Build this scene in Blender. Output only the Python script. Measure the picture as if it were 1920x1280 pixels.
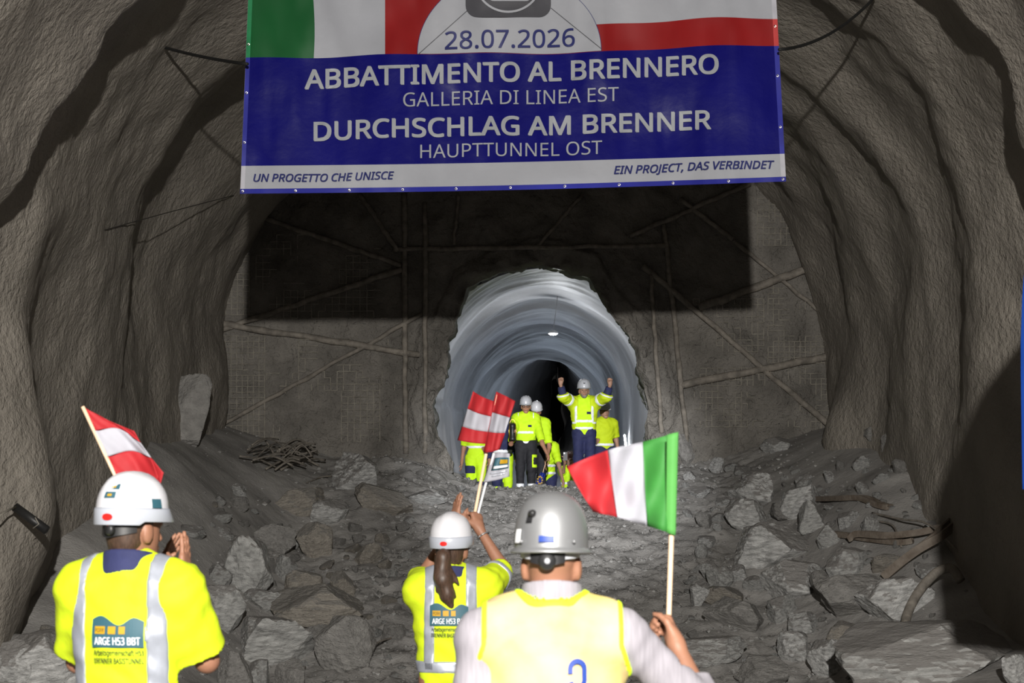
import bpy, bmesh, math, random
import numpy as np
from mathutils import Vector, Matrix

for o in list(bpy.data.objects):
    bpy.data.objects.remove(o)
scene = bpy.context.scene
COL = scene.collection

# ------------------------------------------------------------------ camera
F_PX = 3733.0            # 70 mm on a 36 mm wide sensor, 1920 px wide
EYE = 1.78
PITCH = math.atan((930.0 - 640.0) / F_PX)
cam_data = bpy.data.cameras.new('camera')
cam_data.sensor_width = 36.0
cam_data.lens = 36.0 * F_PX / 1920.0
cam_data.clip_end = 300
cam_data.dof.use_dof = True
cam_data.dof.focus_distance = 31.0
cam_data.dof.aperture_fstop = 8.0
cam = bpy.data.objects.new('camera', cam_data)
COL.objects.link(cam)
cam.location = (0, 0, EYE)
cam.rotation_euler = (math.radians(90) + PITCH, 0, 0)
scene.camera = cam

# ------------------------------------------------------------------ world
world = bpy.data.worlds.new('world')
scene.world = world
world.use_nodes = True
world.node_tree.nodes['Background'].inputs[0].default_value = (0.95, 0.92, 0.88, 1)
world.node_tree.nodes['Background'].inputs[1].default_value = 0.011

# ------------------------------------------------------------------ lights
def add_light(name, kind, loc, energy, color, **kw):
    d = bpy.data.lights.new(name, kind)
    d.energy = energy
    d.color = color
    for k, v in kw.items():
        setattr(d, k, v)
    o = bpy.data.objects.new(name, d)
    COL.objects.link(o)
    o.location = loc
    return o

def aim(o, target):
    o.rotation_euler = (Vector(target) - o.location).to_track_quat('-Z', 'Y').to_euler()

# mast floodlight a few metres behind the photographer: it throws the banner's shadow on the face
flood = add_light('floodlight', 'POINT', (0.42, -4.1, EYE + 3.15), 18000, (1.0, 0.96, 0.9), shadow_soft_size=0.11)
# added narrow spot beside the floodlight, brightens the people in the breakthrough
beam = add_light('added_spot', 'SPOT', (0.30, -4.2, EYE + 3.05), 50000, (0.97, 0.98, 1.0),
                 spot_size=math.radians(9), spot_blend=0.85, shadow_soft_size=0.11)
aim(beam, (0.75, 33.0, EYE + 0.15))

scene.view_settings.view_transform = 'Standard'
scene.view_settings.look = 'None'
scene.view_settings.exposure = 0.0
scene.view_settings.gamma = 1.0
scene.view_settings.use_curve_mapping = False

# ------------------------------------------------------------------ small maths
CP, SP = math.cos(PITCH), math.sin(PITCH)
def at(px, py, Y):
    """world point seen at photograph pixel (px, py) that stands Y metres down the tunnel"""
    a = (px - 960.0) / F_PX
    b = (640.0 - py) / F_PX
    dy = CP - SP * b
    dz = SP + CP * b
    s = Y / dy
    return Vector((a * s, Y, EYE + dz * s))

def smooth(t):
    t = np.clip(t, 0, 1)
    return t * t * (3 - 2 * t)

def _hash(ix, iy, iz, seed):
    n = (ix * 374761393 + iy * 668265263 + iz * 2147483647 + seed * 1274126177) & 0xffffffff
    n = ((n ^ (n >> 13)) * 1274126177) & 0xffffffff
    n = n ^ (n >> 16)
    return (n & 0xffff) / 32767.5 - 1.0

def vnoise(x, y, z, seed=0):
    x, y, z = np.broadcast_arrays(np.asarray(x, float), np.asarray(y, float), np.asarray(z, float))
    ix, iy, iz = [np.floor(v).astype(np.int64) for v in (x, y, z)]
    fx, fy, fz = x - ix, y - iy, z - iz
    fx, fy, fz = [f * f * f * (f * (f * 6 - 15) + 10) for f in (fx, fy, fz)]
    out = 0
    for a in (0, 1):
        wx = fx if a else 1 - fx
        for b in (0, 1):
            wy = fy if b else 1 - fy
            for c in (0, 1):
                wz = fz if c else 1 - fz
                out = out + wx * wy * wz * _hash(ix + a, iy + b, iz + c, seed)
    return out

def fbm(x, y, z, octv=4, seed=0, gain=0.5):
    s, a = 0, 1.0
    for i in range(octv):
        f = 2.0 ** i
        s = s + a * vnoise(np.asarray(x) * f, np.asarray(y) * f, np.asarray(z) * f, seed + i * 17)
        a *= gain
    return s

# ------------------------------------------------------------------ materials
MATS = {}
def mat(name, color, rough=0.8, metal=0.0, var=0.12, vscale=6.0, bump=0.0, bscale=40.0, color2=None,
        emit=None, trans=0.0, stretch=None, detail=6.0, spec=0.4, coat=0.0, bump2=None, turn=(0, 0, 0), dust=None):
    if name in MATS:
        return MATS[name]
    m = bpy.data.materials.new(name)
    m.use_nodes = True
    nt = m.node_tree
    N, L = nt.nodes, nt.links
    b = N['Principled BSDF']
    b.inputs['Roughness'].default_value = rough
    b.inputs['Metallic'].default_value = metal
    b.inputs['Specular IOR Level'].default_value = spec
    if coat:
        b.inputs['Coat Weight'].default_value = coat
        b.inputs['Coat Roughness'].default_value = 0.25
    tc = N.new('ShaderNodeTexCoord')
    vec = tc.outputs['Object']
    if stretch:
        mp = N.new('ShaderNodeMapping')
        mp.inputs['Scale'].default_value = stretch
        mp.inputs['Rotation'].default_value = turn
        L.new(vec, mp.inputs['Vector'])
        vec = mp.outputs['Vector']
    nz = N.new('ShaderNodeTexNoise')
    nz.inputs['Scale'].default_value = vscale
    nz.inputs['Detail'].default_value = detail
    L.new(vec, nz.inputs['Vector'])
    rp = N.new('ShaderNodeValToRGB')
    c = Vector(color[:3])
    c2 = Vector(color2[:3]) if color2 else c * (1 + var)
    c1 = c if color2 else c * (1 - var)
    rp.color_ramp.elements[0].position = 0.32
    rp.color_ramp.elements[1].position = 0.68
    rp.color_ramp.elements[0].color = (*c1, 1)
    rp.color_ramp.elements[1].color = (*c2, 1)
    L.new(nz.outputs['Fac'], rp.inputs['Fac'])
    col = rp.outputs['Color']
    if dust:                                   # dust settled on what faces up
        ge = N.new('ShaderNodeNewGeometry'); sx = N.new('ShaderNodeSeparateXYZ'); L.new(ge.outputs['Normal'], sx.inputs[0])
        n3 = N.new('ShaderNodeTexNoise'); n3.inputs['Scale'].default_value = 4.0; n3.inputs['Detail'].default_value = 5
        L.new(tc.outputs['Object'], n3.inputs['Vector'])
        ad = N.new('ShaderNodeMath'); ad.operation = 'ADD'; L.new(sx.outputs['Z'], ad.inputs[0]); L.new(n3.outputs['Fac'], ad.inputs[1])
        r2 = N.new('ShaderNodeValToRGB'); r2.color_ramp.elements[0].position = .80; r2.color_ramp.elements[1].position = 1.0
        L.new(ad.outputs[0], r2.inputs['Fac'])
        mxc = N.new('ShaderNodeMix'); mxc.data_type = 'RGBA'
        L.new(r2.outputs['Color'], mxc.inputs[0]); L.new(col, mxc.inputs[6]); mxc.inputs[7].default_value = (*dust, 1)
        col = mxc.outputs[2]
    L.new(col, b.inputs['Base Color'])
    last = None
    for (st, sc) in ([(bump, bscale)] if bump else []) + (bump2 or []):
        n2 = N.new('ShaderNodeTexNoise')
        n2.inputs['Scale'].default_value = sc
        n2.inputs['Detail'].default_value = 5
        L.new(vec, n2.inputs['Vector'])
        bp = N.new('ShaderNodeBump')
        bp.inputs['Strength'].default_value = 1.0
        bp.inputs['Distance'].default_value = st
        L.new(n2.outputs['Fac'], bp.inputs['Height'])
        if last:
            L.new(last.outputs['Normal'], bp.inputs['Normal'])
        last = bp
    if last:
        L.new(last.outputs['Normal'], b.inputs['Normal'])
    if trans:
        b.inputs['Transmission Weight'].default_value = 0
        tr = N.new('ShaderNodeBsdfTranslucent')
        L.new(rp.outputs['Color'], tr.inputs['Color'])
        mx = N.new('ShaderNodeMixShader')
        mx.inputs[0].default_value = trans
        L.new(b.outputs[0], mx.inputs[1])
        L.new(tr.outputs[0], mx.inputs[2])
        L.new(mx.outputs[0], N['Material Output'].inputs['Surface'])
    if emit:
        b.inputs['Emission Color'].default_value = (*emit[0], 1)
        b.inputs['Emission Strength'].default_value = emit[1]
    MATS[name] = m
    return m

# ------------------------------------------------------------------ object helpers
def link(name, me, m, parent=None, smooth_=True):
    if m is not None and not me.materials:
        for mm in (m if isinstance(m, (list, tuple)) else [m]):
            me.materials.append(mm)
    if smooth_ and len(me.polygons):
        me.polygons.foreach_set('use_smooth', [True] * len(me.polygons))
    o = bpy.data.objects.new(name, me)
    COL.objects.link(o)
    if parent is not None:
        o.parent = parent
        root = parent
        M = Matrix.Identity(4)
        chain = []
        while root is not None:
            chain.append(root)
            root = root.parent
        for r in reversed(chain):
            M = M @ r.matrix_basis
        # meshes are written in world coordinates: move them into the parent's space
        if not me.get('local'):
            me.transform(M.inverted())
            me['local'] = 1
    return o

def pmesh(name, verts, faces, m, parent=None, smooth_=True):
    me = bpy.data.meshes.new(name)
    me.from_pydata([tuple(map(float, v)) for v in verts], [], [tuple(map(int, f)) for f in faces])
    me.update()
    return link(name, me, m, parent, smooth_)

def grid_mesh(name, V, m, parent=None, wrap_u=False, smooth_=True, flip=False):
    """V: array (nu, nv, 3)"""
    nu, nv = V.shape[:2]
    idx = np.arange(nu * nv).reshape(nu, nv)
    if wrap_u:
        idx = np.vstack([idx, idx[:1]])
    a, b, c, d = idx[:-1, :-1], idx[1:, :-1], idx[1:, 1:], idx[:-1, 1:]
    Fq = np.stack([a, b, c, d] if not flip else [d, c, b, a], -1).reshape(-1, 4)
    me = bpy.data.meshes.new(name)
    vv = V.reshape(-1, 3)
    me.vertices.add(len(vv)); me.vertices.foreach_set('co', vv.astype(np.float32).ravel())
    me.loops.add(Fq.size); me.loops.foreach_set('vertex_index', Fq.astype(np.int32).ravel())
    me.polygons.add(len(Fq))
    me.polygons.foreach_set('loop_start', np.arange(0, Fq.size, 4, dtype=np.int32))
    me.polygons.foreach_set('loop_total', np.full(len(Fq), 4, dtype=np.int32))
    me.update(calc_edges=True); me.validate()
    return link(name, me, m, parent, smooth_)

def tube(name, pts, r, m, parent=None, seg=8, closed_ends=True, flat=1.0):
    """tube along a polyline; r is a number or one radius per point"""
    pts = [Vector(p) for p in pts]
    n = len(pts)
    rs = [r] * n if not hasattr(r, '__len__') else list(r)
    V, Fs = [], []
    up = None
    for i, p in enumerate(pts):
        t = (pts[min(i + 1, n - 1)] - pts[max(i - 1, 0)]).normalized()
        if up is None:
            up = Vector((0, 0, 1)) if abs(t.z) < 0.9 else Vector((1, 0, 0))
        s = t.cross(up).normalized()
        up = s.cross(t).normalized()
        for k in range(seg):
            a = 2 * math.pi * k / seg
            V.append(p + s * math.cos(a) * rs[i] + up * math.sin(a) * rs[i] * flat)
    for i in range(n - 1):
        for k in range(seg):
            a, b = i * seg + k, i * seg + (k + 1) % seg
            Fs.append((a, b, b + seg, a + seg))
    if closed_ends:
        Fs.append(tuple(range(seg - 1, -1, -1)))
        Fs.append(tuple((n - 1) * seg + k for k in range(seg)))
    return pmesh(name, V, Fs, m, parent)

def empty(name, loc, rz=0.0):
    o = bpy.data.objects.new(name, None)
    COL.objects.link(o)
    o.location = loc
    o.rotation_euler = (0, 0, rz)
    o.empty_display_size = 0.1
    return o

def tag(o, label=None, cat=None, group=None, kind=None):
    if label: o['label'] = label
    if cat: o['category'] = cat
    if group: o['group'] = group
    if kind: o['kind'] = kind
    return o

FONT = None
try:                                   # the sans-serif that ships inside Blender, else its built-in one
    FONT = bpy.data.fonts.load(bpy.utils.system_resource('DATAFILES') + '/fonts/NotoSansMath-Regular.woff2')
except Exception:
    FONT = None

_CAP = []
def cap_height():
    if not _CAP:
        _CAP.append(1.0)
        V, _ = text_mesh('H')
        _CAP[0] = float(V[:, 1].max())
    return _CAP[0]
def text_mesh(body, bold=0.0, shear=0.0, space=1.0):
    cu = bpy.data.curves.new('lettering', 'FONT')
    cu.body = body
    if FONT: cu.font = FONT
    cu.size = 1.0
    cu.offset = bold
    cu.shear = shear
    cu.space_character = space
    cu.resolution_u = 3
    o = bpy.data.objects.new('lettering', cu)
    COL.objects.link(o)
    dg = bpy.context.evaluated_depsgraph_get()
    me = o.evaluated_get(dg).to_mesh()
    V = np.array([v.co[:2] for v in me.vertices])
    Fs = [tuple(p.vertices) for p in me.polygons]
    o.evaluated_get(dg).to_mesh_clear()
    bpy.data.objects.remove(o); bpy.data.curves.remove(cu)
    V[:, 0] -= V[:, 0].min()
    V[:, 0] /= V[:, 0].max()
    V[:, 1] /= cap_height()
    return V, Fs

# ------------------------------------------------------------------ signed distance modelling
def smin(a, b, k):
    h = np.maximum(k - np.abs(a - b), 0) / k
    return np.minimum(a, b) - h * h * k * 0.25

class Cap:
    """tapered capsule, optionally squashed along one axis"""
    def __init__(s, a, b, ra, rb=None, k=0.03, squash=None):
        s.a = np.array(a, np.float32); s.b = np.array(b, np.float32)
        s.ra = ra; s.rb = ra if rb is None else rb; s.k = k; s.sq = squash; s.sub = False
        r = max(s.ra, s.rb)
        if squash:
            s.ax = np.array(Vector(squash[0]).normalized(), np.float32); s.rat = squash[1]
        s.lo = np.minimum(s.a, s.b) - r; s.hi = np.maximum(s.a, s.b) + r
    def d(s, P):
        if s.sq:
            q = P - s.a
            P = P + np.outer(q @ s.ax, s.ax) * (1 / s.rat - 1)
            ab0 = s.b - s.a
            bb = s.b + s.ax * (ab0 @ s.ax) * (1 / s.rat - 1)
        else:
            bb = s.b
        ab = bb - s.a
        q = P - s.a
        L2 = max(float(ab @ ab), 1e-12)
        t = np.clip(q @ ab / L2, 0, 1)
        dd = np.sqrt(((q - np.outer(t, ab)) ** 2).sum(1)) - (s.ra + (s.rb - s.ra) * t)
        return dd * (s.rat if s.sq else 1)
    def grow(s, g, k=None):
        c = Cap(s.a, s.b, s.ra + g, s.rb + g, k or s.k, s.sq); c.sub = s.sub
        return c

class Ell:
    """ellipsoid, axes given as rows of R"""
    def __init__(s, c, r, R=None, k=0.03, sub=False):
        s.c = np.array(c, np.float32); s.r = np.array(r, np.float32); s.k = k; s.sub = sub
        s.R = np.eye(3, dtype=np.float32) if R is None else np.array(R, np.float32)
        m = float(s.r.max())
        s.lo = s.c - m; s.hi = s.c + m
    def d(s, P):
        q = (P - s.c) @ s.R.T
        k0 = np.sqrt(((q / s.r) ** 2).sum(1))
        k1 = np.sqrt(((q / (s.r * s.r)) ** 2).sum(1))
        return np.where(k1 > 1e-9, k0 * (k0 - 1) / np.maximum(k1, 1e-9), -s.r.min())
    def grow(s, g, k=None):
        return Ell(s.c, s.r + g, s.R, k or s.k, s.sub)

def union(prims, P, margin=0.10):
    d = np.full(len(P), 1e3, np.float32)
    for p in prims:
        lo, hi = p.lo - margin, p.hi + margin
        mk = ((P >= lo) & (P <= hi)).all(1)
        if not mk.any():
            continue
        dd = p.d(P[mk])
        if p.sub:
            h = np.maximum(p.k - np.abs(-dd - d[mk]), 0) / p.k
            d[mk] = np.maximum(d[mk], -dd) + h * h * p.k * 0.25
        else:
            d[mk] = smin(d[mk], dd, p.k)
    return d

def bounds(prims):
    lo = np.min([p.lo for p in prims if not p.sub], 0)
    hi = np.max([p.hi for p in prims if not p.sub], 0)
    return lo, hi

def surf(name, fn, lo, hi, h, m, parent=None, target=None):
    """naive surface nets over the region lo..hi at cell size h"""
    lo = np.asarray(lo, np.float64) - 2.5 * h; hi = np.asarray(hi, np.float64) + 2.5 * h
    B = 6
    nb = np.maximum(np.ceil((hi - lo) / (B * h)).astype(int), 1)
    n = nb * B + 1
    Fv = np.full(n, 1.0, np.float32)
    bi = np.stack(np.meshgrid(*[np.arange(k) for k in nb], indexing='ij'), -1).reshape(-1, 3)
    cen = (lo + (bi + 0.5) * B * h).astype(np.float32)
    dc = fn(cen)
    thr = B * h * 0.87 * 1.35
    act = bi[np.abs(dc) < thr]
    for b in bi[(dc <= -thr)]:
        Fv[b[0]*B:b[0]*B+B+1, b[1]*B:b[1]*B+B+1, b[2]*B:b[2]*B+B+1] = -1
    if not len(act):
        raise RuntimeError('empty surface ' + name)
    off = np.stack(np.meshgrid(*[np.arange(B + 1)] * 3, indexing='ij'), -1).reshape(-1, 3)
    for c0 in range(0, len(act), 400):
        ch = act[c0:c0 + 400]
        I = (ch[:, None, :] * B + off[None]).reshape(-1, 3)
        d = fn((lo + I * h).astype(np.float32))
        Fv[I[:, 0], I[:, 1], I[:, 2]] = d
    ins = Fv < 0
    S = np.zeros(n - 1, np.int8)
    for a in (0, 1):
        for b in (0, 1):
            for c in (0, 1):
                S += ins[a:n[0]-1+a, b:n[1]-1+b, c:n[2]-1+c]
    cells = np.argwhere((S > 0) & (S < 8))
    acc = np.zeros((len(cells), 3)); cnt = np.zeros(len(cells))
    corners = [(a, b, c) for a in (0, 1) for b in (0, 1) for c in (0, 1)]
    for i in range(8):
        for j in range(i + 1, 8):
            if sum(abs(corners[i][q] - corners[j][q]) for q in range(3)) != 1:
                continue
            ci, cj = np.array(corners[i]), np.array(corners[j])
            A = cells + ci; Bc = cells + cj
            fa = Fv[A[:, 0], A[:, 1], A[:, 2]]; fb = Fv[Bc[:, 0], Bc[:, 1], Bc[:, 2]]
            mk = (fa < 0) != (fb < 0)
            t = fa[mk] / (fa[mk] - fb[mk])
            acc[mk] += ci + t[:, None] * (cj - ci)
            cnt[mk] += 1
    V = lo + (cells + acc / cnt[:, None]) * h
    vid = np.full(n - 1, -1, np.int64)
    vid[cells[:, 0], cells[:, 1], cells[:, 2]] = np.arange(len(cells))
    quads = []
    for ax in range(3):
        u, v = (ax + 1) % 3, (ax + 2) % 3
        sl0 = [slice(None)] * 3; sl1 = [slice(None)] * 3
        sl0[ax] = slice(0, -1); sl1[ax] = slice(1, None)
        E = np.argwhere(ins[tuple(sl0)] != ins[tuple(sl1)])
        ok = (E[:, u] > 0) & (E[:, v] > 0) & (E[:, u] < n[u] - 1) & (E[:, v] < n[v] - 1)
        E = E[ok]
        eu = np.zeros(3, int); eu[u] = 1
        ev = np.zeros(3, int); ev[v] = 1
        def g(q): return vid[q[:, 0], q[:, 1], q[:, 2]]
        q = np.stack([g(E - eu - ev), g(E - ev), g(E), g(E - eu)], 1)
        f = ins[E[:, 0], E[:, 1], E[:, 2]]
        q[~f] = q[~f][:, ::-1]
        quads.append(q)
    Q = np.concatenate(quads)
    Q = Q[(Q >= 0).all(1)]
    me = bpy.data.meshes.new(name)
    me.vertices.add(len(V)); me.vertices.foreach_set('co', V.astype(np.float32).ravel())
    me.loops.add(Q.size); me.loops.foreach_set('vertex_index', Q.astype(np.int32).ravel())
    me.polygons.add(len(Q))
    me.polygons.foreach_set('loop_start', np.arange(0, Q.size, 4, dtype=np.int32))
    me.polygons.foreach_set('loop_total', np.full(len(Q), 4, dtype=np.int32))
    me.update(calc_edges=True)
    return link(name, me, m, parent)
# ================================================================== STRUCTURE
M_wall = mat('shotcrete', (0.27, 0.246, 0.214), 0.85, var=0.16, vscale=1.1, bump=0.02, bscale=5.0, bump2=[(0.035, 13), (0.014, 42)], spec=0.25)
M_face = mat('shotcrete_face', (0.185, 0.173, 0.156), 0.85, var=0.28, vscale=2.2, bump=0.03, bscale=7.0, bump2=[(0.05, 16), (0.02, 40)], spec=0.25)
M_floor = mat('muck_dust', (0.31, 0.30, 0.288), 0.9, var=0.22, vscale=1.8, bump=0.012, bscale=9.0, bump2=[(0.010, 40)], spec=0.2)
M_rim = mat('broken_rim', (0.25, 0.25, 0.248), 0.8, var=0.35, vscale=2.5, bump=0.05, bscale=5.0, bump2=[(0.02, 22)], spec=0.35)
M_lining = mat('membrane_lining', (0.66, 0.66, 0.67), 0.5, var=0.10, vscale=0.7, bump=0.04, bscale=1.3, spec=0.4)

# ---- ground height (world z) as a function of x and y
_GY = [-12, 12, 18, 21, 22, 23, 27, 29, 31, 32.6, 34, 36.5, 39, 60, 110]
_GZ = [0, 0, -.18, -.34, -.30, -.05, 1.15, 1.85, 2.38, 2.36, 2.25, 1.0, .45, 1.1, 2.8]
_LY = [10, 18, 19.5, 22, 26, 29, 31.5]
_LA = [0, .25, .6, 1.7, 1.75, 1.0, .55]
_RA = [0, .1, .35, .8, 1.25, .85, .4]
def ground(x, y, detail=True):
    x = np.asarray(x, float); y = np.asarray(y, float)
    z = np.interp(y, _GY, _GZ)
    z = z + np.interp(y, _LY, _LA) * smooth((-x - 2.6) / 2.5)
    z = z + np.interp(y, _LY, _RA) * smooth((x - 2.9) / 2.5)
    notch = np.exp(-(((x - 0.35) / 1.45) ** 4)) * smooth((y - 26.5) / 4.0)
    z = z - 0.50 * notch
    if detail:
        heap = smooth((y - 20) / 2.5) * smooth((35 - y) / 2.0)
        core = heap * smooth((3.6 - np.abs(x - 0.4)) / 1.2)
        z = z + heap * 0.06 * fbm(x * .7, y * .7, 3.1, 3, 5)
        z = z + core * 0.055 * fbm(x * 2.6, y * 2.6, 1.7, 4, 9, .6)
    return z

def hit(px, py, y0=15.0, y1=44.0):
    """where the sight line of a photograph pixel meets the ground"""
    ys = np.arange(y0, y1, 0.04)
    a = at(px, py, 1.0)
    xs = a.x * ys; zs = EYE + (a.z - EYE) * ys
    g = ground(xs, ys)
    k = np.argmax(zs < g)
    if not (zs < g).any():
        k = -1
    return Vector((xs[k], ys[k], float(g[k])))

ys = np.concatenate([np.arange(4, 17, .5), np.arange(17, 20, .12), np.arange(20, 35, .055), np.arange(35, 45, .25)])
xs = np.concatenate([np.arange(-6.4, -4.5, .08), np.arange(-4.5, 5.0, .05), np.arange(5.0, 6.8, .08)])
XX, YY = np.meshgrid(xs, ys, indexing='ij')
ZZ = ground(XX, YY)
heapm = smooth((YY - 20) / 2) * smooth((34.5 - YY) / 1.5) * smooth((4.3 - np.abs(XX - .4)) / 1.5)
ZZ += heapm * .026 * fbm(XX * 8, YY * 8, 0.3, 3, 31, .6)
floor = tag(grid_mesh('floor', np.stack([XX, YY, ZZ], -1), M_floor), 'grey dust and muck sloping up to the breakthrough', kind='structure')

# ---- main tunnel: horseshoe of sprayed concrete
XC, RX, ZS, RZ = 0.2, 5.2, EYE + 2.2, 4.5
def profile(u):
    """u 0..1 from left foot over the crown to right foot -> (x, z), outward normal (nx, nz)"""
    u = np.asarray(u, float)
    lw = 0.22
    x = np.where(u < lw, XC - RX, np.where(u > 1 - lw, XC + RX, 0))
    z = np.where(u < lw, -2.0 + (ZS + 2.0) * u / lw, np.where(u > 1 - lw, -2.0 + (ZS + 2.0) * (1 - u) / lw, 0))
    th = math.pi * (1 - np.clip((u - lw) / (1 - 2 * lw), 0, 1))
    arc = (u >= lw) & (u <= 1 - lw)
    x = np.where(arc, XC + RX * np.cos(th), x)
    z = np.where(arc, ZS + RZ * np.sin(th), z)
    nx = np.where(arc, np.cos(th), np.where(u < lw, -1, 1))
    nz = np.where(arc, np.sin(th), 0)
    return x, z, nx, nz

def wall_patch(name, u0, u1, nu, Y):
    u = np.linspace(u0, u1, nu)
    x, z, nx, nz = profile(u)
    X = x[:, None] + 0 * Y[None]; Z = z[:, None] + 0 * Y[None]
    YYw = Y[None] + 0 * x[:, None]
    # slow waves of the sprayed surface, ribs that run round the profile, lumps
    off = 0.11 * fbm(X * .35, YYw * .40, Z * .30, 3, 3)
    off += 0.06 * fbm(X * .6, YYw * .55, Z * .6, 3, 13)
    off += 0.016 * fbm(X * 2.2, YYw * 1.6, Z * 2.2, 3, 23)
    off += 0.010 * fbm(X * 7, YYw * 4, Z * 7, 3, 43, .6)
    side = np.where(X < XC, 1.0, 0.0)
    relz = Z - EYE
    # thick sprayed ring close to the viewer: a ledge on the left, a shallower one on the right
    wob = 0.30 * fbm(X * .8, 0.2, Z * .8, 3, 71)
    inl = smooth((17.55 + wob - YYw) / 0.38) * (.15 + .85 * smooth((YYw - 11.5) / 6.5)) * (0.22 + 0.30 * smooth((relz - 1.9) / 1.1)) * side
    inr = smooth((18.9 + wob - YYw) / 0.30) * (0.05 + 0.19 * smooth((relz - 2.2) / 1.0)) * (1 - side)
    haunch = 0.45 * smooth((relz - 1.4) / 1.6) * smooth((25.5 - YYw) / 4.5) * side
    # rounded belly of the wall foot on the left, hollow on the right
    belly = 0.62 * np.exp(-((YYw - 18.7) / 1.0) ** 2) * np.exp(-((relz - .1) / 1.9) ** 2) * side
    belly += 0.30 * np.exp(-((YYw - 29.8) / .9) ** 2) * np.exp(-((relz - 1.6) / 1.0) ** 2) * side
    belly += 0.28 * np.exp(-((YYw - 29.0) / 1.0) ** 2) * np.exp(-((relz - 0.8) / 0.9) ** 2) * (1 - side)
    ribr = 0.06 * np.sin(YYw * 2.1 + 1.4 * relz * .6 + 2 * fbm(X*.3, YYw*.3, Z*.3, 2, 91)) * (1 - side) * smooth((relz + 1) / 2.0)
    ribl = 0.04 * np.sin(YYw * 1.5 + .6 * relz + 2 * fbm(X*.3, YYw*.3, Z*.3, 2, 95)) * side
    D = off - 0.035 * np.clip(YYw - 18, 0, 13) - haunch - inl - inr - belly + ribr + ribl
    V = np.stack([X + nx[:, None] * D, YYw, Z + nz[:, None] * D], -1)
    return tag(grid_mesh(name, V, M_wall, flip=True), kind='structure')

Yw = np.concatenate([np.arange(9, 14, .4), np.arange(14, 31.6, .075)])
tag(wall_patch('wall_left', 0.0, 0.43, 190, Yw), 'rough grey sprayed concrete wall left of the rubble')
tag(wall_patch('ceiling', 0.43, 0.57, 60, Yw), 'sprayed concrete crown of the tunnel')
tag(wall_patch('wall_right', 0.57, 1.0, 190, Yw), 'rough brownish sprayed concrete wall right of the rubble')

# ---- the face with the broken-through opening
YF = 31.0
RIM = [(1012,498),(1042,501),(1072,516),(1090,516),(1106,519),(1117,542),(1132,569),(1155,599),(1177,625),(1194,655),(1196,689),(1211,730),
       (1217,767),(1211,797),(1211,820),(1222,850),(1220,960),(1020,1010),(842,960),(851,891),(849,865),(836,842),(823,820),(816,797),(808,760),
       (832,722),(838,700),(838,670),(838,636),(851,625),(855,599),(870,565),(876,539),(904,524),(941,509),(975,505)]
oc = at(1020, 740, YF)
rim3 = [at(x, y, YF) for x, y in RIM]
ang = np.array([math.atan2(p.z - oc.z, p.x - oc.x) for p in rim3]); rad = np.array([math.hypot(p.z - oc.z, p.x - oc.x) for p in rim3])
o_ = np.argsort(ang); ang, rad = ang[o_], rad[o_]
NP_ = 420
phi = np.linspace(-math.pi, math.pi, NP_, endpoint=False)
r0 = np.interp(phi, np.r_[ang[-1] - 2*math.pi, ang, ang[0] + 2*math.pi], np.r_[rad[-1], rad, rad[0]])
r0 = r0 + 0.022 * fbm(np.cos(phi) * 6, np.sin(phi) * 6, 0.5, 3, 51, .5)
def outer_r(a):
    for r in np.arange(1.5, 12, .05):
        x, z = oc.x + r * math.cos(a), oc.z + r * math.sin(a)
        if abs(x - XC) > RX + .35 or z < -1.5: return r
        if z > ZS and ((x - XC) / (RX + .35)) ** 2 + ((z - ZS) / (RZ + .35)) ** 2 > 1: return r
    return 12
r1 = np.array([outer_r(a) for a in phi])
tt = np.linspace(0, 1, 150) ** 1.25
R = r0[:, None] + (r1 - r0)[:, None] * tt[None]
X = oc.x + R * np.cos(phi)[:, None]; Z = oc.z + R * np.sin(phi)[:, None]
dist = R - r0[:, None]
def relief(x, z):
    return 0.10 * fbm(x * .6, 0, z * .6, 3, 61) + 0.035 * fbm(x * 2.5, 1, z * 2.5, 4, 63, .6)
def on_face(px, py, lift):
    p = at(px, py, YF)
    return at(px, py, YF + float(relief(p.x, p.z)) - lift)
dY = relief(X, Z) + 0.014 * fbm(X * 11, 1, Z * 11, 2, 65)
dY += 0.16 * np.exp(-dist / 0.12)                              # broken edge rounds off into the opening
ring = (dist - 0.42 - 0.06 * np.sin(phi * 5)[:, None])
dY += 0.07 * np.exp(-(ring / 0.05) ** 2) * (Z > EYE + .8)      # groove of the excavation line around the opening
dY += -0.10 * smooth(1 - dist / 0.40) * smooth(dist / .06) * fbm(X * 3, 2, Z * 3, 3, 67) * 1.6
V = np.stack([X, YF + dY, Z], -1)
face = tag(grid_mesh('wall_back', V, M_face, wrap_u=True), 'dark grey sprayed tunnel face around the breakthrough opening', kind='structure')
# thickness of the broken rim
td = np.linspace(0, 1, 16)
RR = r0[:, None] * np.ones(16)[None]
Yr = YF + dY[:, :1] + 0.95 * td[None]
nn = fbm(np.cos(phi)[:, None] * 5, Yr * 3.0, np.sin(phi)[:, None] * 5, 4, 69, .6)
RR = RR + (0.09 * nn + 0.0) * smooth(td * 5)[None] + 0.12 * td[None]
V = np.stack([oc.x + RR * np.cos(phi)[:, None], Yr, oc.z + RR * np.sin(phi)[:, None]], -1)
tag(grid_mesh('trim_1', V, M_rim, wrap_u=True), 'broken pale rock rim of the opening', kind='structure')

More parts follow.
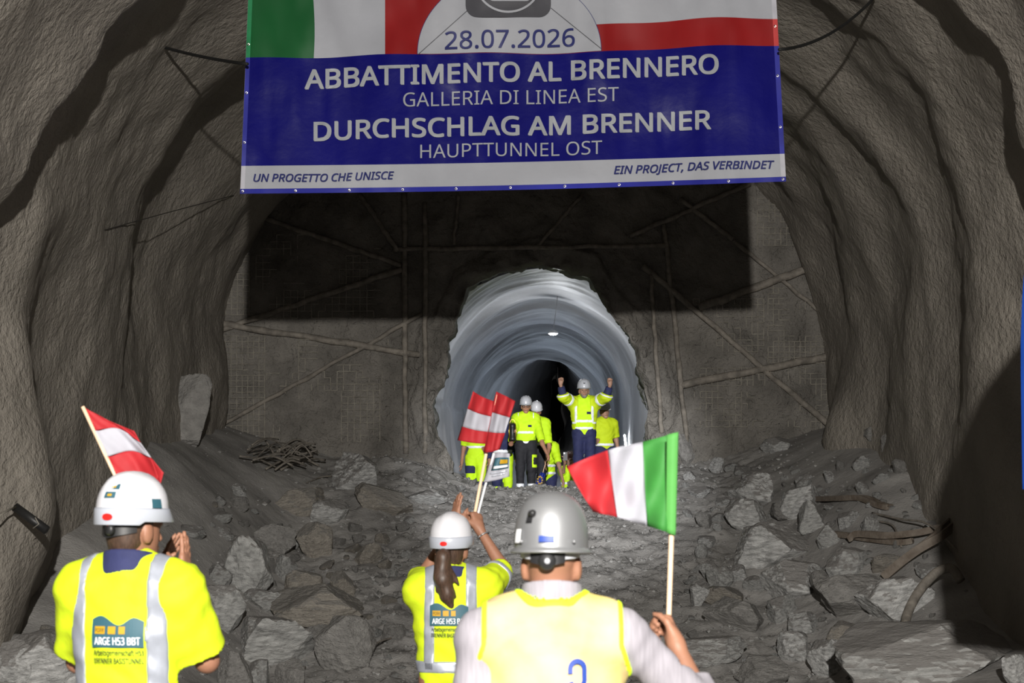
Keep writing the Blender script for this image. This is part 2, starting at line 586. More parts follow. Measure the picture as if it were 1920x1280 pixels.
# ---- pilot tunnel behind the opening, lined with a white membrane
YL = np.concatenate([np.arange(31.55, 60, .11), np.arange(60, 98, .4)])
ph = np.linspace(-math.pi, math.pi, 200, endpoint=False)
def lining_center(Y):
    k = smooth((Y - 66) / 30)
    z = EYE + 1.58 + (Y - 31.6) * 0.030
    x = 0.50 + (Y - 31.6) * 0.012
    lf = at(1046, 768, 96)
    return x * (1 - k) + (lf.x) * k, z * (1 - k) + lf.z * k
P_, Y_ = np.meshgrid(ph, YL, indexing='ij')
cx_, cz_ = lining_center(Y_)
up_ = np.sin(P_) > 0
rx_, rz_ = 2.05, np.where(up_, 2.08, 2.9)
k = smooth((Y_ - 66) / 30)
leaf_w = 0.45 * (1 - 0.75 * np.abs(np.sin(P_)) ** 2)
leafx = np.cos(P_) * leaf_w; leafz = np.sin(P_) * 2.1
fold = 0.085 * fbm(Y_ * .62 + .6 * np.sin(P_ * 2) + .8 * vnoise(P_ * 1.2, 0, 0, 5), P_ * .55, 0.3, 3, 81, .55)
fold += 0.05 * fbm(Y_ * .35, np.cos(P_) * 1.2, np.sin(P_) * 1.2, 2, 83)
fold += k * .10 * np.sin(P_ * 7 + Y_ * .3)
cosx = np.where(up_, np.cos(P_), np.sign(np.cos(P_)) * np.abs(np.cos(P_)) ** .45)
Xl = cx_ + (rx_ * cosx) * (1 - k) + leafx * k + np.cos(P_) * fold
Zl = cz_ + (rz_ * np.sin(P_)) * (1 - k) + leafz * k + np.sin(P_) * fold
lin = tag(grid_mesh('wall_inner', np.stack([Xl, Y_, Zl], -1), M_lining, wrap_u=True), 'white wavy membrane lining of the small tunnel', kind='structure')
# black sheet standing in for the darkness far inside the tunnel
ring_end = np.stack([Xl[:, -1], Y_[:, -1], Zl[:, -1]], -1)
pmesh('void_sheet', list(ring_end + np.array([0, 3, 0])) , [tuple(range(len(ph)))], mat('void_black', (.01, .01, .012), .9), smooth_=False)['kind'] = 'structure'
xs2 = np.arange(-1.8, 3.4, .13); ys2 = np.arange(36, 90, .3)
XX2, YY2 = np.meshgrid(xs2, ys2, indexing='ij')
ZZ2 = np.interp(YY2, _GY, _GZ) - .02 + .02 * fbm(XX2 * 2, YY2 * 2, 0, 2, 7)
tag(grid_mesh('floor', np.stack([XX2, YY2, ZZ2], -1), M_floor), 'dusty floor of the small tunnel', kind='structure')

# ---- steel bars and wire mesh caught in the sprayed face (parts of the face)
M_bar = mat('dusty_steel', (0.20, 0.18, 0.155), 0.75, var=.35, vscale=9, bump=.01, bscale=30)
M_wire = mat('dusty_wire', (0.30, 0.28, 0.24), 0.6, var=.3, vscale=9)
BARS = [((490,407),(752,498),.045),((408,620),(752,505),.05),((405,605),(785,665),.055),((415,797),(790,590),.036),((675,365),(745,470),.04),
        ((737,468),(1250,460),.04),((758,362),(760,850),.045),((797,380),(797,850),.04),((1180,443),(1407,344),.04),((1275,372),(1375,450),.04),
        ((1375,450),(1618,651),.034),((1310,577),(1608,470),.065),((1206,498),(1586,824),.05),((1277,722),(1627,653),.06),((1220,505),(1241,811),.036),
        ((1245,420),(1288,831),.042),((1092,365),(1000,470),.03),((860,365),(850,460),.03),((480,405),(500,395),.05)]
rnd = random.Random(4)
for (a, b, r) in BARS:
    pts = []
    for i in range(15):
        t = i / 14
        p = on_face(a[0] + (b[0]-a[0])*t, a[1] + (b[1]-a[1])*t, .035)
        p += Vector((rnd.uniform(-.012, .012), rnd.uniform(-.02, .015), rnd.uniform(-.012, .012)))
        pts.append(p)
    tube('steel_bar', pts, [r * rnd.uniform(.85, 1.1) for _ in pts], M_bar, face, seg=7)

def wire_patch(poly_px, step, keep, seed, r=.006):
    """bar mesh over a pixel region of the face; broken here and there where the concrete covers it"""
    rn = random.Random(seed)
    (x0, y0, x1, y1) = poly_px
    Vs, Fs = [], []
    def wire(p, q):
        t = (q - p).normalized(); s = t.cross(Vector((0, 1, 0))).normalized() * r; n = Vector((0, -r, 0))
        i = len(Vs)
        for c in (p, q):
            Vs.extend([c + s, c + n, c - s, c - n])
        for k in range(4):
            Fs.append((i + k, i + (k + 1) % 4, i + 4 + (k + 1) % 4, i + 4 + k))
    nx, ny = int((x1 - x0) / step), int((y1 - y0) / step)
    for i in range(nx + 1):
        for j in range(ny):
            w = fbm(i * .21, j * .21, seed, 2, 3)
            if w + rn.uniform(-.5, .5) < keep:
                wire(on_face(x0 + i*step + rn.uniform(-.6, .6), y0 + j*step, .03 + rn.uniform(-.012, .012)), on_face(x0 + i*step, y0 + (j+1)*step, .03 + rn.uniform(-.012, .012)))
    for j in range(ny + 1):
        for i in range(nx):
            w = fbm(i * .21, j * .21, seed, 2, 3)
            if w + rn.uniform(-.5, .5) < keep * .9:
                wire(on_face(x0 + i*step, y0 + j*step + rn.uniform(-.6, .6), .03 + rn.uniform(-.012, .012)), on_face(x0 + (i+1)*step, y0 + j*step, .03 + rn.uniform(-.012, .012)))
    return Vs, Fs
VV, FF = [], []
for (pp, st, kp, sd) in [((412, 630, 500, 830), 10.5, .75, 1), ((412, 480, 470, 600), 11, .35, 2), ((500, 700, 560, 830), 12, .1, 3),
                         ((640, 720, 720, 830), 12, .05, 4), ((1440, 520, 1600, 680), 10, -.05, 5), ((1500, 690, 1620, 820), 10, .15, 6),
                         ((1300, 560, 1440, 660), 11, -.25, 7), ((1280, 690, 1500, 810), 11, -.25, 8), ((1420, 350, 1560, 470), 11, -.3, 9),
                         ((480, 440, 740, 600), 13, -.3, 10), ((560, 600, 740, 740), 12, -.3, 11)]:
    v, f = wire_patch(pp, st, kp, sd)
    n0 = len(VV); VV += v; FF += [tuple(i + n0 for i in q) for q in f]
pmesh('wire_mesh', VV, FF, M_wire, face, smooth_=False)['kind'] = 'stuff'
# ================================================================== BANNER
def edge_x(y):
    return 450 + (363 - y) * 15 / 363.0, 1473 - (340 - y) * 18 / 340.0
def banner_pt(bx, by, out=0.0):
    """bx, by: place on the printed sheet; the sheet hangs tilted across the tunnel"""
    y = by
    Y = 18.75 + (363 - y) / 363.0 * 0.42
    s = (bx - 450) / 1023.0
    Y += 0.030 * math.sin(bx * .021 + by * .004) + 0.022 * math.sin(bx * .05 - by * .011) * (0.4 + .6 * math.sin(by * .013 + 1))
    Y += 0.10 * math.sin(math.pi * s) * math.sin(by * .006 + .4)
    Y += 0.045 * vnoise(bx * .012, by * .007, 3.3, 77) + 0.018 * vnoise(bx * .04, by * .015, 7.3, 79)
    Y -= out
    p = at(bx, by, Y)
    return p
def yb(bx):            # bottom edge of the sheet
    s = (bx - 450) / 1023.0
    return 363 - 23 * s + 4.5 * math.sin(math.pi * s)
banner = tag(empty('banner', (0, 18.9, EYE + 2.75)), 'huge blue, white, green and red printed banner hanging across the tunnel', 'banner')
BLUE = (0.004, 0.004, 0.125)
M_bblue = mat('banner_blue', BLUE, .42, var=.10, vscale=1.5, bump=.006, bscale=7, spec=.22)
M_bhem = mat('banner_hem_blue', (.02, .024, .26), .45, var=.10, vscale=3)
M_bwhite = mat('banner_white', (.345, .355, .39), .5, var=.05, vscale=2, bump=.004, bscale=9, spec=.35)
M_bgreen = mat('banner_green', (.004, .085, .02), .5, var=.10, vscale=2)
M_bred = mat('banner_red', (.24, .005, .006), .5, var=.10, vscale=2)
M_bgrey = mat('banner_grey', (.06, .06, .07), .5, var=.08)
M_bnavy = mat('banner_navy', (.015, .02, .12), .5, var=.08)
M_bback = mat('banner_back', (.3, .3, .33), .6)
M_brass = mat('grommet_steel', (.75, .73, .7), .25, metal=1)

def sheet(name, fx, y0, y1, nx, ny, m, out=0.0):
    """fx(y) -> (xl, xr); y0(x), y1(x) pixel rows"""
    V = np.zeros((nx, ny, 3))
    for i in range(nx):
        for j in range(ny):
            t = j / (ny - 1)
            ym = y0(960) * (1 - t) + y1(960) * t
            xl, xr = fx(ym)
            x = xl + (xr - xl) * i / (nx - 1)
            y = y0(x) * (1 - t) + y1(x) * t
            V[i, j] = banner_pt(x, y, out)
    return grid_mesh(name, V, m, banner, flip=False)
TOP = -120
def band(t):           # pixel row t above the bottom edge
    return lambda x: yb(x) - t
wob = lambda x: 2.5 * math.sin((x - 450) * .012 + .5) - 1.5 * math.sin((x - 450) * .03)
div = lambda x: yb(x) - 256 + wob(x)
HEM = 9
full = lambda y: (edge_x(y)[0], edge_x(y)[1])
back = sheet('backing', full, lambda x: TOP, yb, 90, 60, M_bback, -0.004)
sheet('bottom_hem', full, band(HEM), yb, 110, 4, M_bhem, 0.001)
sheet('slogan_strip', full, band(52), band(HEM), 110, 8, M_bwhite)
sheet('blue_panel', full, div, band(52), 130, 40, M_bblue)
green_r = lambda y: 588 + 2 * math.sin(y * .03)
sheet('green_stripe', lambda y: (edge_x(y)[0], green_r(y)), lambda x: TOP, div, 20, 40, M_bgreen)
sheet('white_stripe', lambda y: (green_r(y), 722), lambda x: TOP, div, 20, 40, M_bwhite)
sheet('red_stripe', lambda y: (722, 900), lambda x: TOP, div, 40, 60, M_bred)
sheet('white_stripe', lambda y: (900, edge_x(y)[1]), lambda x: TOP, lambda x: yb(x) - 307 + wob(x) * 1.4, 60, 40, M_bwhite)
sheet('red_stripe', lambda y: (900, edge_x(y)[1]), lambda x: yb(x) - 307 + wob(x) * 1.4, div, 60, 10, M_bred)
M_side = [mat('hem_light_' + n, c, .45) for n, c in (('white', (.44, .44, .49)), ('blue', (.03, .034, .28)), ('green', (.03, .22, .09)), ('red', (.5, .05, .05)))]
for sgn in (0, 1):
    fxe = (lambda y: (edge_x(y)[0], edge_x(y)[0] + 8)) if sgn == 0 else (lambda y: (edge_x(y)[1] - 9, edge_x(y)[1]))
    sheet('side_hem', fxe, band(52), band(HEM), 3, 6, M_side[0], .003)
    sheet('side_hem', fxe, div, band(52), 3, 30, M_side[1], .003)
    if sgn == 0:
        sheet('side_hem', fxe, lambda x: TOP, div, 3, 30, M_side[2], .003)
    else:
        sheet('side_hem', fxe, lambda x: yb(x) - 307 + wob(x) * 1.4, div, 3, 8, M_side[3], .003)
        sheet('side_hem', fxe, lambda x: TOP, lambda x: yb(x) - 307 + wob(x) * 1.4, 3, 30, M_side[0], .003)

# the printed portal: white arch with outline, grey badge and date
def arch_xy(a, rx=172, ry=150):
    x = 955 + rx * math.cos(a)
    return x, div(x) - 1 - ry * math.sin(a)
def fan(name, outline, m, out, rings=14):
    cx = sum(p[0] for p in outline) / len(outline); cy = sum(p[1] for p in outline) / len(outline)
    V, Fs = [banner_pt(cx, cy, out)], []
    n = len(outline)
    for k in range(1, rings + 1):
        for (x, y) in outline:
            V.append(banner_pt(cx + (x - cx) * k / rings, cy + (y - cy) * k / rings, out))
    for i in range(n):
        Fs.append((0, 1 + i, 1 + (i + 1) % n))
    for k in range(rings - 1):
        for i in range(n):
            a, b = 1 + k * n + i, 1 + k * n + (i + 1) % n
            Fs.append((a, a + n, b + n, b))
    return pmesh(name, V, Fs, m, banner)
def ribbon(name, pts, w, m, out, closed=False):
    V, Fs = [], []
    n = len(pts)
    for i, (x, y) in enumerate(pts):
        x0, y0 = pts[(i - 1) % n if closed else max(i - 1, 0)]; x1, y1 = pts[(i + 1) % n if closed else min(i + 1, n - 1)]
        dx, dy = x1 - x0, y1 - y0; l = math.hypot(dx, dy) or 1
        nx, ny = -dy / l * w / 2, dx / l * w / 2
        V += [banner_pt(x + nx, y + ny, out), banner_pt(x - nx, y - ny, out)]
    for i in range(n if closed else n - 1):
        a = 2 * i; b = (2 * (i + 1)) % (2 * n)
        Fs.append((a, b, b + 1, a + 1))
    return pmesh(name, V, Fs, m, banner, smooth_=False)
arc = [arch_xy(math.pi * i / 60) for i in range(61)]
fan('portal_print', arc + [(783 + 344 * i / 30, div(783 + 344 * i / 30) - 1) for i in range(1, 30)], M_bwhite, .014, 24)
ribbon('portal_outline', arc, 2.0, M_bnavy, .007)
def rrect(cx, cy, hw, hh, r):
    pts = []
    for (sx, sy, a0) in ((1, 1, 0), (-1, 1, 90), (-1, -1, 180), (1, -1, 270)):
        for q in range(7):
            a = math.radians(a0 + 15 * q)
            pts.append((cx + sx * (hw - r) + r * math.cos(a), cy + sy * (hh - r) + r * math.sin(a)))
    return pts
def lin(x0, y0, x1, y1, n=12):
    return [(x0 + (x1 - x0) * i / n, y0 + (y1 - y0) * i / n) for i in range(n + 1)]
ribbon('portal_line', lin(784, 102, 876, 20), 1.3, M_bgrey, .020)
ribbon('portal_line', lin(1127, 91, 1033, 15), 1.3, M_bgrey, .020)
fan('badge', rrect(953, -46, 80, 78, 22), M_bgrey, .034, 24)
ribbon('badge_ring', [(953 + 62 * math.cos(2 * math.pi * i / 60), -38 + 60 * math.sin(2 * math.pi * i / 60)) for i in range(60)], 4, M_bwhite, .046, True)
fan('badge_train', rrect(956, -36, 42, 38, 12), M_bwhite, .046, 16)

def letter(body, x0, x1, base, cap, m, bold=0, shear=0, out=.015, space=1.0):
    """base: pixel row of the baseline at x0 and x1"""
    V, Fs = text_mesh(body, 0, shear, space)
    pts = []
    for (u, v) in V:
        x = x0 + (x1 - x0) * u
        xx = (x - x0) / (x1 - x0)
        y = base[0] + (base[1] - base[0]) * xx + wob(x) * .5
        pts.append(banner_pt(x, y - v * cap, out))
    gap = .32 * cap / (x1 - x0)
    def words(pts, Fs, n0):
        '''one mesh for each word'''
        iv = sorted((min(V[i % n0][0] for i in f), max(V[i % n0][0] for i in f)) for f in Fs)
        cl = []
        for a, b in iv:
            if cl and a < cl[-1][1] + gap: cl[-1][1] = max(cl[-1][1], b)
            else: cl.append([a, b])
        for a, b in cl:
            ff = [f for f in Fs if a - 1e-6 <= V[f[0] % n0][0] <= b + 1e-6]
            use = sorted({i for f in ff for i in f}); mp_ = {i: k for k, i in enumerate(use)}
            pmesh('lettering', [pts[i] for i in use], [tuple(mp_[i] for i in f) for f in ff], m, banner, smooth_=False)
    if not bold:
        return words(pts, Fs, len(pts))
    n = len(pts)
    F0 = list(Fs)
    b = 2.6 * bold * cap
    for q, (dx, dy) in enumerate(((b, 0), (b * .5, b * .45), (b * .5, -b * .45), (b, b * .45), (0, -b * .45))):   # heavier strokes
        for (u, v) in V:
            x = x0 + (x1 - x0) * u
            y = base[0] + (base[1] - base[0]) * u + wob(x) * .5
            pts.append(banner_pt(x + dx, y - v * cap + dy, out + .0008 * (q + 1)))
        Fs = Fs + [tuple(i + n * (q + 1) for i in f) for f in F0]
    return words(pts, Fs, n)
M_let = mat('banner_letter', (.32, .335, .36), .5, var=.05)
letter('28.07.2026', 834, 1077, (93, 85), 33, M_bnavy, .010, out=.030)
letter('ABBATTIMENTO AL BRENNERO', 571, 1345, (165, 139), 35, M_let, .029)
letter('GALLERIA DI LINEA EST', 756, 1160, (201, 189), 26, M_let, 0)
letter('DURCHSCHLAG AM BRENNER', 588, 1331, (262, 243), 34, M_let, .029)
letter('HAUPTTUNNEL OST', 788, 1129, (297, 288), 25, M_let, 0)
letter('UN PROGETTO CHE UNISCE', 475, 738, (340, 337), 14, M_bnavy, .030, .22)
letter('EIN PROJECT, DAS VERBINDET', 1151, 1451, (326, 315), 14.5, M_bnavy, .030, .22)
GR = [(455,360),(554,360),(655,359),(755,358),(855,356),(957,354),(1059,352),(1161,349),(1262,346),(1366,342),(1468,337),(466,83),(462,174),(458,267),(1452,49),(1458,142),(1463,238)]
for (x, y) in GR:
    if y > 300: y = yb(x) - 4.5
    else: x = edge_x(y)[0] + 4.5 if x < 900 else edge_x(y)[1] - 4.5
    c = banner_pt(x, y, .012)
    V, Fs = [], []
    for i in range(12):
        a = 2 * math.pi * i / 12
        for j, (rr, oo) in enumerate(((.014, 0), (.012, -.004), (.007, -.003), (.006, .004))):
            V.append(c + Vector((rr * math.cos(a), oo, rr * math.sin(a))))
    for i in range(12):
        for j in range(3):
            a, b = i * 4 + j, ((i + 1) % 12) * 4 + j
            Fs.append((a, b, b + 1, a + 1))
    pmesh('grommet', V, Fs, M_brass, banner)

# ---- ropes that hold it, wires on the walls
M_cable = mat('black_cable', (.012, .012, .012), .6)
def sag(a, b, d, n=14):
    a, b = Vector(a), Vector(b)
    return [a.lerp(b, i / n) - Vector((0, 0, d * 4 * (i / n) * (1 - i / n))) for i in range(n + 1)]
tag(tube('holding_rope', sag(at(240, 66, 21.0), at(464, 120, 18.84), .04), .016, M_cable), 'black rope tying the banner to the left wall', 'rope')
tag(tube('holding_rope', sag(at(1640, -5, 20.5), at(1461, 93, 18.84), .12), .016, M_cable), 'black rope tying the banner to the right wall', 'rope')
M_thin = mat('thin_wire', (.05, .045, .04), .6)
tag(tube('wall_wire', sag(at(-10, 492, 18.2), at(448, 364, 28.2), -.02), .006, M_thin), 'thin wire stretched along the left wall below the banner', 'wire')

# short anchor pipe that leans out of the left wall
t = tag(empty('anchor_pipe', at(60, 972, 18.0)), 'short dark anchor pipe tied with a wire sticking out of the left wall', 'pipe')
M_dk = mat('dark_pipe', (.03, .03, .03), .45, metal=.4, var=.3)
tube('pipe', [at(28, 950, 17.95), at(88, 994, 17.9)], .042, M_dk, t, 12)
tube('wire_loop', [at(66, 970, 17.87), at(73, 982, 17.85), at(62, 990, 17.87)], .006, M_wire, t, 5)
tube('tie_wire', [at(30, 950, 17.9), at(12, 958, 17.7), at(-8, 972, 17.4)], .009, M_wire, t, 6)
# ================================================================== ROCKS AND DEBRIS
def ico(sub):
    bm = bmesh.new()
    bmesh.ops.create_icosphere(bm, subdivisions=sub, radius=1.0)
    V = np.array([v.co[:] for v in bm.verts]); Fs = [tuple(v.index for v in f.verts) for f in bm.faces]
    bm.free()
    V /= np.linalg.norm(V, axis=1)[:, None]
    return V, Fs
ICO = {3: ico(3), 4: ico(4), 5: ico(5)}
M_rock = {
    'pale': mat('rock_pale', (.47, .47, .462), .75, var=.38, vscale=3.5, bump=.028, bscale=4, stretch=(1, 1.2, 2.4), turn=(.5, .6, .3), dust=(.26, .25, .24), bump2=[(.012, 22)], spec=.35),
    'grey': mat('rock_grey', (.38, .38, .37), .8, var=.35, vscale=3.5, bump=.028, bscale=4, stretch=(1, 1.2, 2.2), turn=(.4, -.5, .2), dust=(.24, .23, .22), bump2=[(.012, 22)], spec=.3),
    'dusty': mat('rock_dusty', (.27, .262, .25), .88, var=.20, vscale=3.0, bump=.03, bscale=6, stretch=(1, 1, 2.0), bump2=[(.012, 22)], spec=.2),
    'brown': mat('rock_brown', (.31, .285, .25), .85, var=.22, vscale=3.0, bump=.03, bscale=6, stretch=(1, 1, 2.4), dust=(.24, .228, .21), bump2=[(.012, 22)], spec=.25),
}
def rock_verts(seed, sub=4, planes=13, rough=.024):
    D, Fs = ICO[sub]
    rn = np.random.RandomState(seed)
    N = rn.normal(size=(planes, 3)); N /= np.linalg.norm(N, axis=1)[:, None]
    N = np.vstack([N, np.array([[0.05, 0.1, 1], [0, -.1, -1]])]); N /= np.linalg.norm(N, axis=1)[:, None]
    dist = rn.uniform(.62, 1.0, len(N)); dist[-2:] = (.8, .8)
    dot = D @ N.T
    r = np.where(dot > .05, dist[None] / np.maximum(dot, .05), 9).min(1)
    r = np.minimum(r, 1.35)
    V = D * r[:, None]
    n = fbm(V[:, 0] * 2.2 + seed, V[:, 1] * 2.2, V[:, 2] * 3.4, 4, seed % 97, .55)
    lay = np.round(V[:, 2] * 7 + n) / 7 - V[:, 2]
    V = V * (1 + rough * 1.6 * n)[:, None]
    V[:, :2] *= (1 + .10 * lay)[:, None]
    mx = np.abs(V).max(0)
    return V / mx, Fs
PLACED = []
def rock(px, py, w, h, tint, label=None, seed=0, group=None, name='rock', tilt=0.0, sub=4, sink=.22, Y=None, depth=.85, me=None):
    """px: centre, py: visible foot, w x h: outline, all as seen in the photograph"""
    p = hit(px, min(py, 1330)) if Y is None else at(px, py, Y)
    m2 = p.y / F_PX
    W, Hh = w * m2 * .56, 1.1 * h * m2 / (2 * (1 - sink * .7))
    rn = random.Random(seed)
    if me is None:
        V, Fs = rock_verts(seed, sub)
        me = bpy.data.meshes.new(name)
        me.from_pydata([tuple(v) for v in V], [], Fs)
        me.materials.append(M_rock[tint])
    o = bpy.data.objects.new(name, me)
    COL.objects.link(o)
    o.scale = (W, W * depth, Hh)
    o.rotation_euler = (rn.uniform(-.12, .12), tilt, rn.uniform(-.3, .3))
    o.location = (p.x, p.y + W * depth * .55, p.z + Hh * (1 - 2 * sink))
    PLACED.append((p.x, p.y, W))
    tag(o, label, 'rock', group)
    return o

BIG = [
 (678,921,108,66,'pale','large pale boulder, topmost on the left of the heap near the opening'),
 (565,968,118,50,'brown','flat brownish slab below the tangle of rods left of the big pale boulder'),
 (712,962,116,48,'brown','low brown slab lying just below the large pale boulder'),
 (611,987,76,48,'pale','flat-topped pale rock between the two brown slabs'),
 (591,1048,68,68,'brown','brown-grey block with a slanted face under the flat-topped pale rock'),
 (470,1122,96,112,'grey','tall wedge-shaped grey boulder beside the left worker\'s sleeve'),
 (507,1042,80,56,'dusty','dusty cracked rock leaning behind the tall wedge-shaped boulder'),
 (568,1124,66,56,'brown','brown block with a dark cut underside right of the tall wedge-shaped boulder'),
 (634,1122,54,52,'brown','upright tan-grey block right of the brown cut block'),
 (582,1180,186,74,'brown','very wide dusty brown rock in the middle of the left heap'),
 (494,1246,166,88,'grey','broad grey boulder with a pointed right end at the left heap\'s foot'),
 (660,1262,128,104,'dusty','large dusty slab leaning at the foot of the heap left of the woman'),
 (412,1180,82,80,'grey','grey slab rising beside the left worker\'s arm'),
 (500,1148,88,44,'grey','long narrow grey shard under the tall wedge-shaped boulder'),
 (532,1088,34,46,'grey','small upright grey rock touching the tall wedge-shaped boulder'),
 (690,1060,46,42,'brown','lone brown block on gravel left of the woman\'s helmet'),
 (410,1100,56,38,'grey','grey chunk between the left worker and the wedge-shaped boulder'),
 (446,935,30,28,'grey','small pale-faced stone alone on the dust under the rod tangle'),
 (413,980,38,22,'grey','small flat stone on the dust above the left worker\'s hands'),
 (362,1012,56,24,'grey','flat pale stone behind the left worker\'s fingertips'),
 (800,948,66,26,'pale','low pale stone right of the large pale boulder near the opening'),
 (70,1285,190,92,'pale','wide pale rock at the bottom left corner behind the worker'),
 (95,1214,56,34,'brown','small brownish rock on top of the bottom left corner rocks'),
 (58,1222,34,34,'pale','small pale wedge at the left edge beside the corner rock'),
 (18,1280,70,80,'pale','upright pale rock cut by the left edge of the picture'),
 (485,1290,50,52,'grey','small upright grey block at the bottom edge of the left heap'),
 (435,1295,70,70,'dusty','dusty rock at the bottom edge beside the left worker'),
 (545,1300,60,66,'dusty','dark rock at the bottom edge under the broad pointed boulder'),
 (590,1215,60,40,'dusty','dark wedge between the broad pointed boulder and the leaning slab'),
 (1420,950,92,60,'pale','pointed pale boulder at the top of the right heap'),
 (1403,1000,76,62,'pale','pale broken rock just below the pointed boulder on the right heap'),
 (1503,968,70,54,'pale','slanted pale slab right of the pointed boulder'),
 (1526,995,56,56,'grey','square grey block under the slanted pale slab on the right heap'),
 (1480,975,66,30,'dusty','thin dusty slab between the pointed boulder and the square block'),
 (1589,990,52,30,'pale','bright streaked stone beside the upper bent beam'),
 (1632,1010,34,40,'grey','small grey shark-fin stone right of the bright streaked stone'),
 (1442,1072,156,84,'pale','largest pale streaked boulder in the middle of the right heap'),
 (1490,1124,122,72,'pale','large pale rock directly below the largest streaked boulder'),
 (1556,1030,54,42,'grey','grey rock right of the largest streaked boulder under the brown beam'),
 (1592,1082,80,56,'grey','grey slab with a bright lower edge beside the leaning beams'),
 (1662,1075,66,34,'brown','tan flat stone between the leaning beams'),
 (1545,1120,46,50,'dusty','dusty block right of the large pale lower rock'),
 (1345,886,28,28,'pale','small round pale stone near the right of the opening'),
 (1456,848,54,28,'pale','flat pale stone on the dust under the right steel bars'),
 (1288,872,40,58,'dusty','jagged dark rock at the right edge of the opening beside the green flag'),
 (1310,934,46,20,'pale','small flat pale stone right of the green flag'),
 (1330,1026,40,22,'pale','small pale stone below right of the green flag'),
 (1318,1048,26,26,'grey','tiny grey stone beside the flag stick on the gravel'),
 (1388,890,34,16,'grey','small flat grey stone above the pointed boulder'),
 (1555,905,18,24,'pale','tiny upright pale flake alone on the right dust slope'),
 (1384,1092,34,30,'pale','pale cube-like stone left of the large pale lower rock'),
 (1350,1108,50,40,'grey','grey stone left under the largest streaked boulder'),
 (1418,1112,46,28,'grey','small grey slab squeezed under the large pale lower rock'),
 (1360,1140,100,40,'brown','flaky brown slab right of the raised hand'),
 (1310,1140,36,38,'pale','pale shard next to the raised hand holding the flag'),
 (1465,1168,62,50,'grey','grey block in the lower middle of the right heap'),
 (1395,1185,130,56,'dusty','wide dusty rock above the bottom pale blocks on the right'),
 (1690,1165,128,86,'pale','rounded pale-faced rock beside the curved pipe'),
 (1740,1085,44,26,'pale','small pale stone at the foot of the long leaning beam'),
 (1610,1160,140,80,'dusty','large dust-covered block left of the curved pipe'),
 (1487,1246,66,58,'pale','bright pale block at the bottom of the right heap'),
 (1555,1272,86,72,'pale','rounded pale boulder at the bottom right beside the bright block'),
 (1590,1225,70,60,'brown','brown-grey rock above the rounded pale boulder at the bottom'),
 (1335,1250,130,54,'grey','long grey rock behind the raised forearm at the bottom'),
 (1430,1285,100,50,'dusty','dark dusty rock at the bottom edge left of the bright pale block'),
 (1720,1292,360,112,'grey','huge flat slab filling the bottom right corner'),
 (1905,1290,50,60,'pale','pale rock cut by the right edge at the bottom corner'),
 (1510,1190,56,40,'pale','small pale broken rock above the bright pale block'),
 (1600,1120,60,34,'grey','flat grey stone below the grey slab with the bright edge'),
]
for i, (px, py, w, h, tint, lab) in enumerate(BIG):
    rock(px, py, w, h, tint, lab, seed=101 + i * 7, tilt=random.Random(i).uniform(-.25, .25), sub=5 if w > 90 else 4, name='boulder' if w > 75 else 'rock', sink=.15)
# rocks set into the foot of the walls
rock(348, 832, 88, 128, 'dusty', 'tall smooth rock slab leaning in the left wall beside the mesh', seed=901, Y=27.7, sink=.08, name='boulder', sub=5, depth=.5)
rock(640, 850, 46, 40, 'grey', 'small triangular pale rock at the foot of the face under the mesh', seed=903, tilt=.2, sink=.1)
rock(1646, 838, 44, 46, 'dusty', 'round lump at the foot of the right wall', seed=905, sink=.1)
rock(1674, 860, 36, 44, 'dusty', 'split stone beside the round lump at the foot of the right wall', seed=907, sink=.1)

# countless smaller rocks: shared meshes
SH = {}
for t_i, tint in enumerate(M_rock):
    for s in range(4):
        V, Fs = rock_verts(2000 + s * 13 + t_i * 71, 3, 11)
        me = bpy.data.meshes.new('rock'); me.from_pydata([tuple(v) for v in V], [], Fs); me.materials.append(M_rock[tint]); SH[(tint, s)] = me
rnd = random.Random(77)
def scatter(n, box, lo, hi, label, group, tints):
    made = tries = 0
    while made < n and tries < n * 12:
        tries += 1
        px, py = rnd.uniform(box[0], box[2]), rnd.uniform(box[1], box[3])
        w = lo * (hi / lo) ** (rnd.random() ** 1.8)
        p = hit(px, py)
        r = w * p.y / F_PX / 2
        if any((p.x - a) ** 2 + ((p.y - b) * .6) ** 2 < (.72 * (r + c)) ** 2 for a, b, c in PLACED):
            continue
        tint = rnd.choice(tints)
        rock(px, py, w, w * rnd.uniform(.4, .8), tint, label, rnd.randrange(9999), group, me=SH[(tint, rnd.randrange(4))], tilt=rnd.uniform(-.5, .5), depth=rnd.uniform(.7, 1.2))
        made += 1
scatter(85, (390, 940, 770, 1279), 12, 46, 'small loose rock wedged among the boulders of the left heap', 'small rocks of the left heap', ['grey', 'dusty', 'brown', 'dusty'])
scatter(110, (1280, 870, 1760, 1279), 12, 46, 'small loose rock wedged among the boulders of the right heap', 'small rocks of the right heap', ['pale', 'grey', 'dusty', 'grey'])
scatter(45, (640, 925, 1290, 1270), 8, 24, 'small stone lying on the gravel slope below the opening', 'stones on the middle gravel slope', ['grey', 'dusty', 'dusty', 'pale'])
scatter(24, (800, 900, 1240, 935), 8, 22, 'small stone on the crest of the heap in the opening', 'stones on the crest', ['dusty', 'grey'])

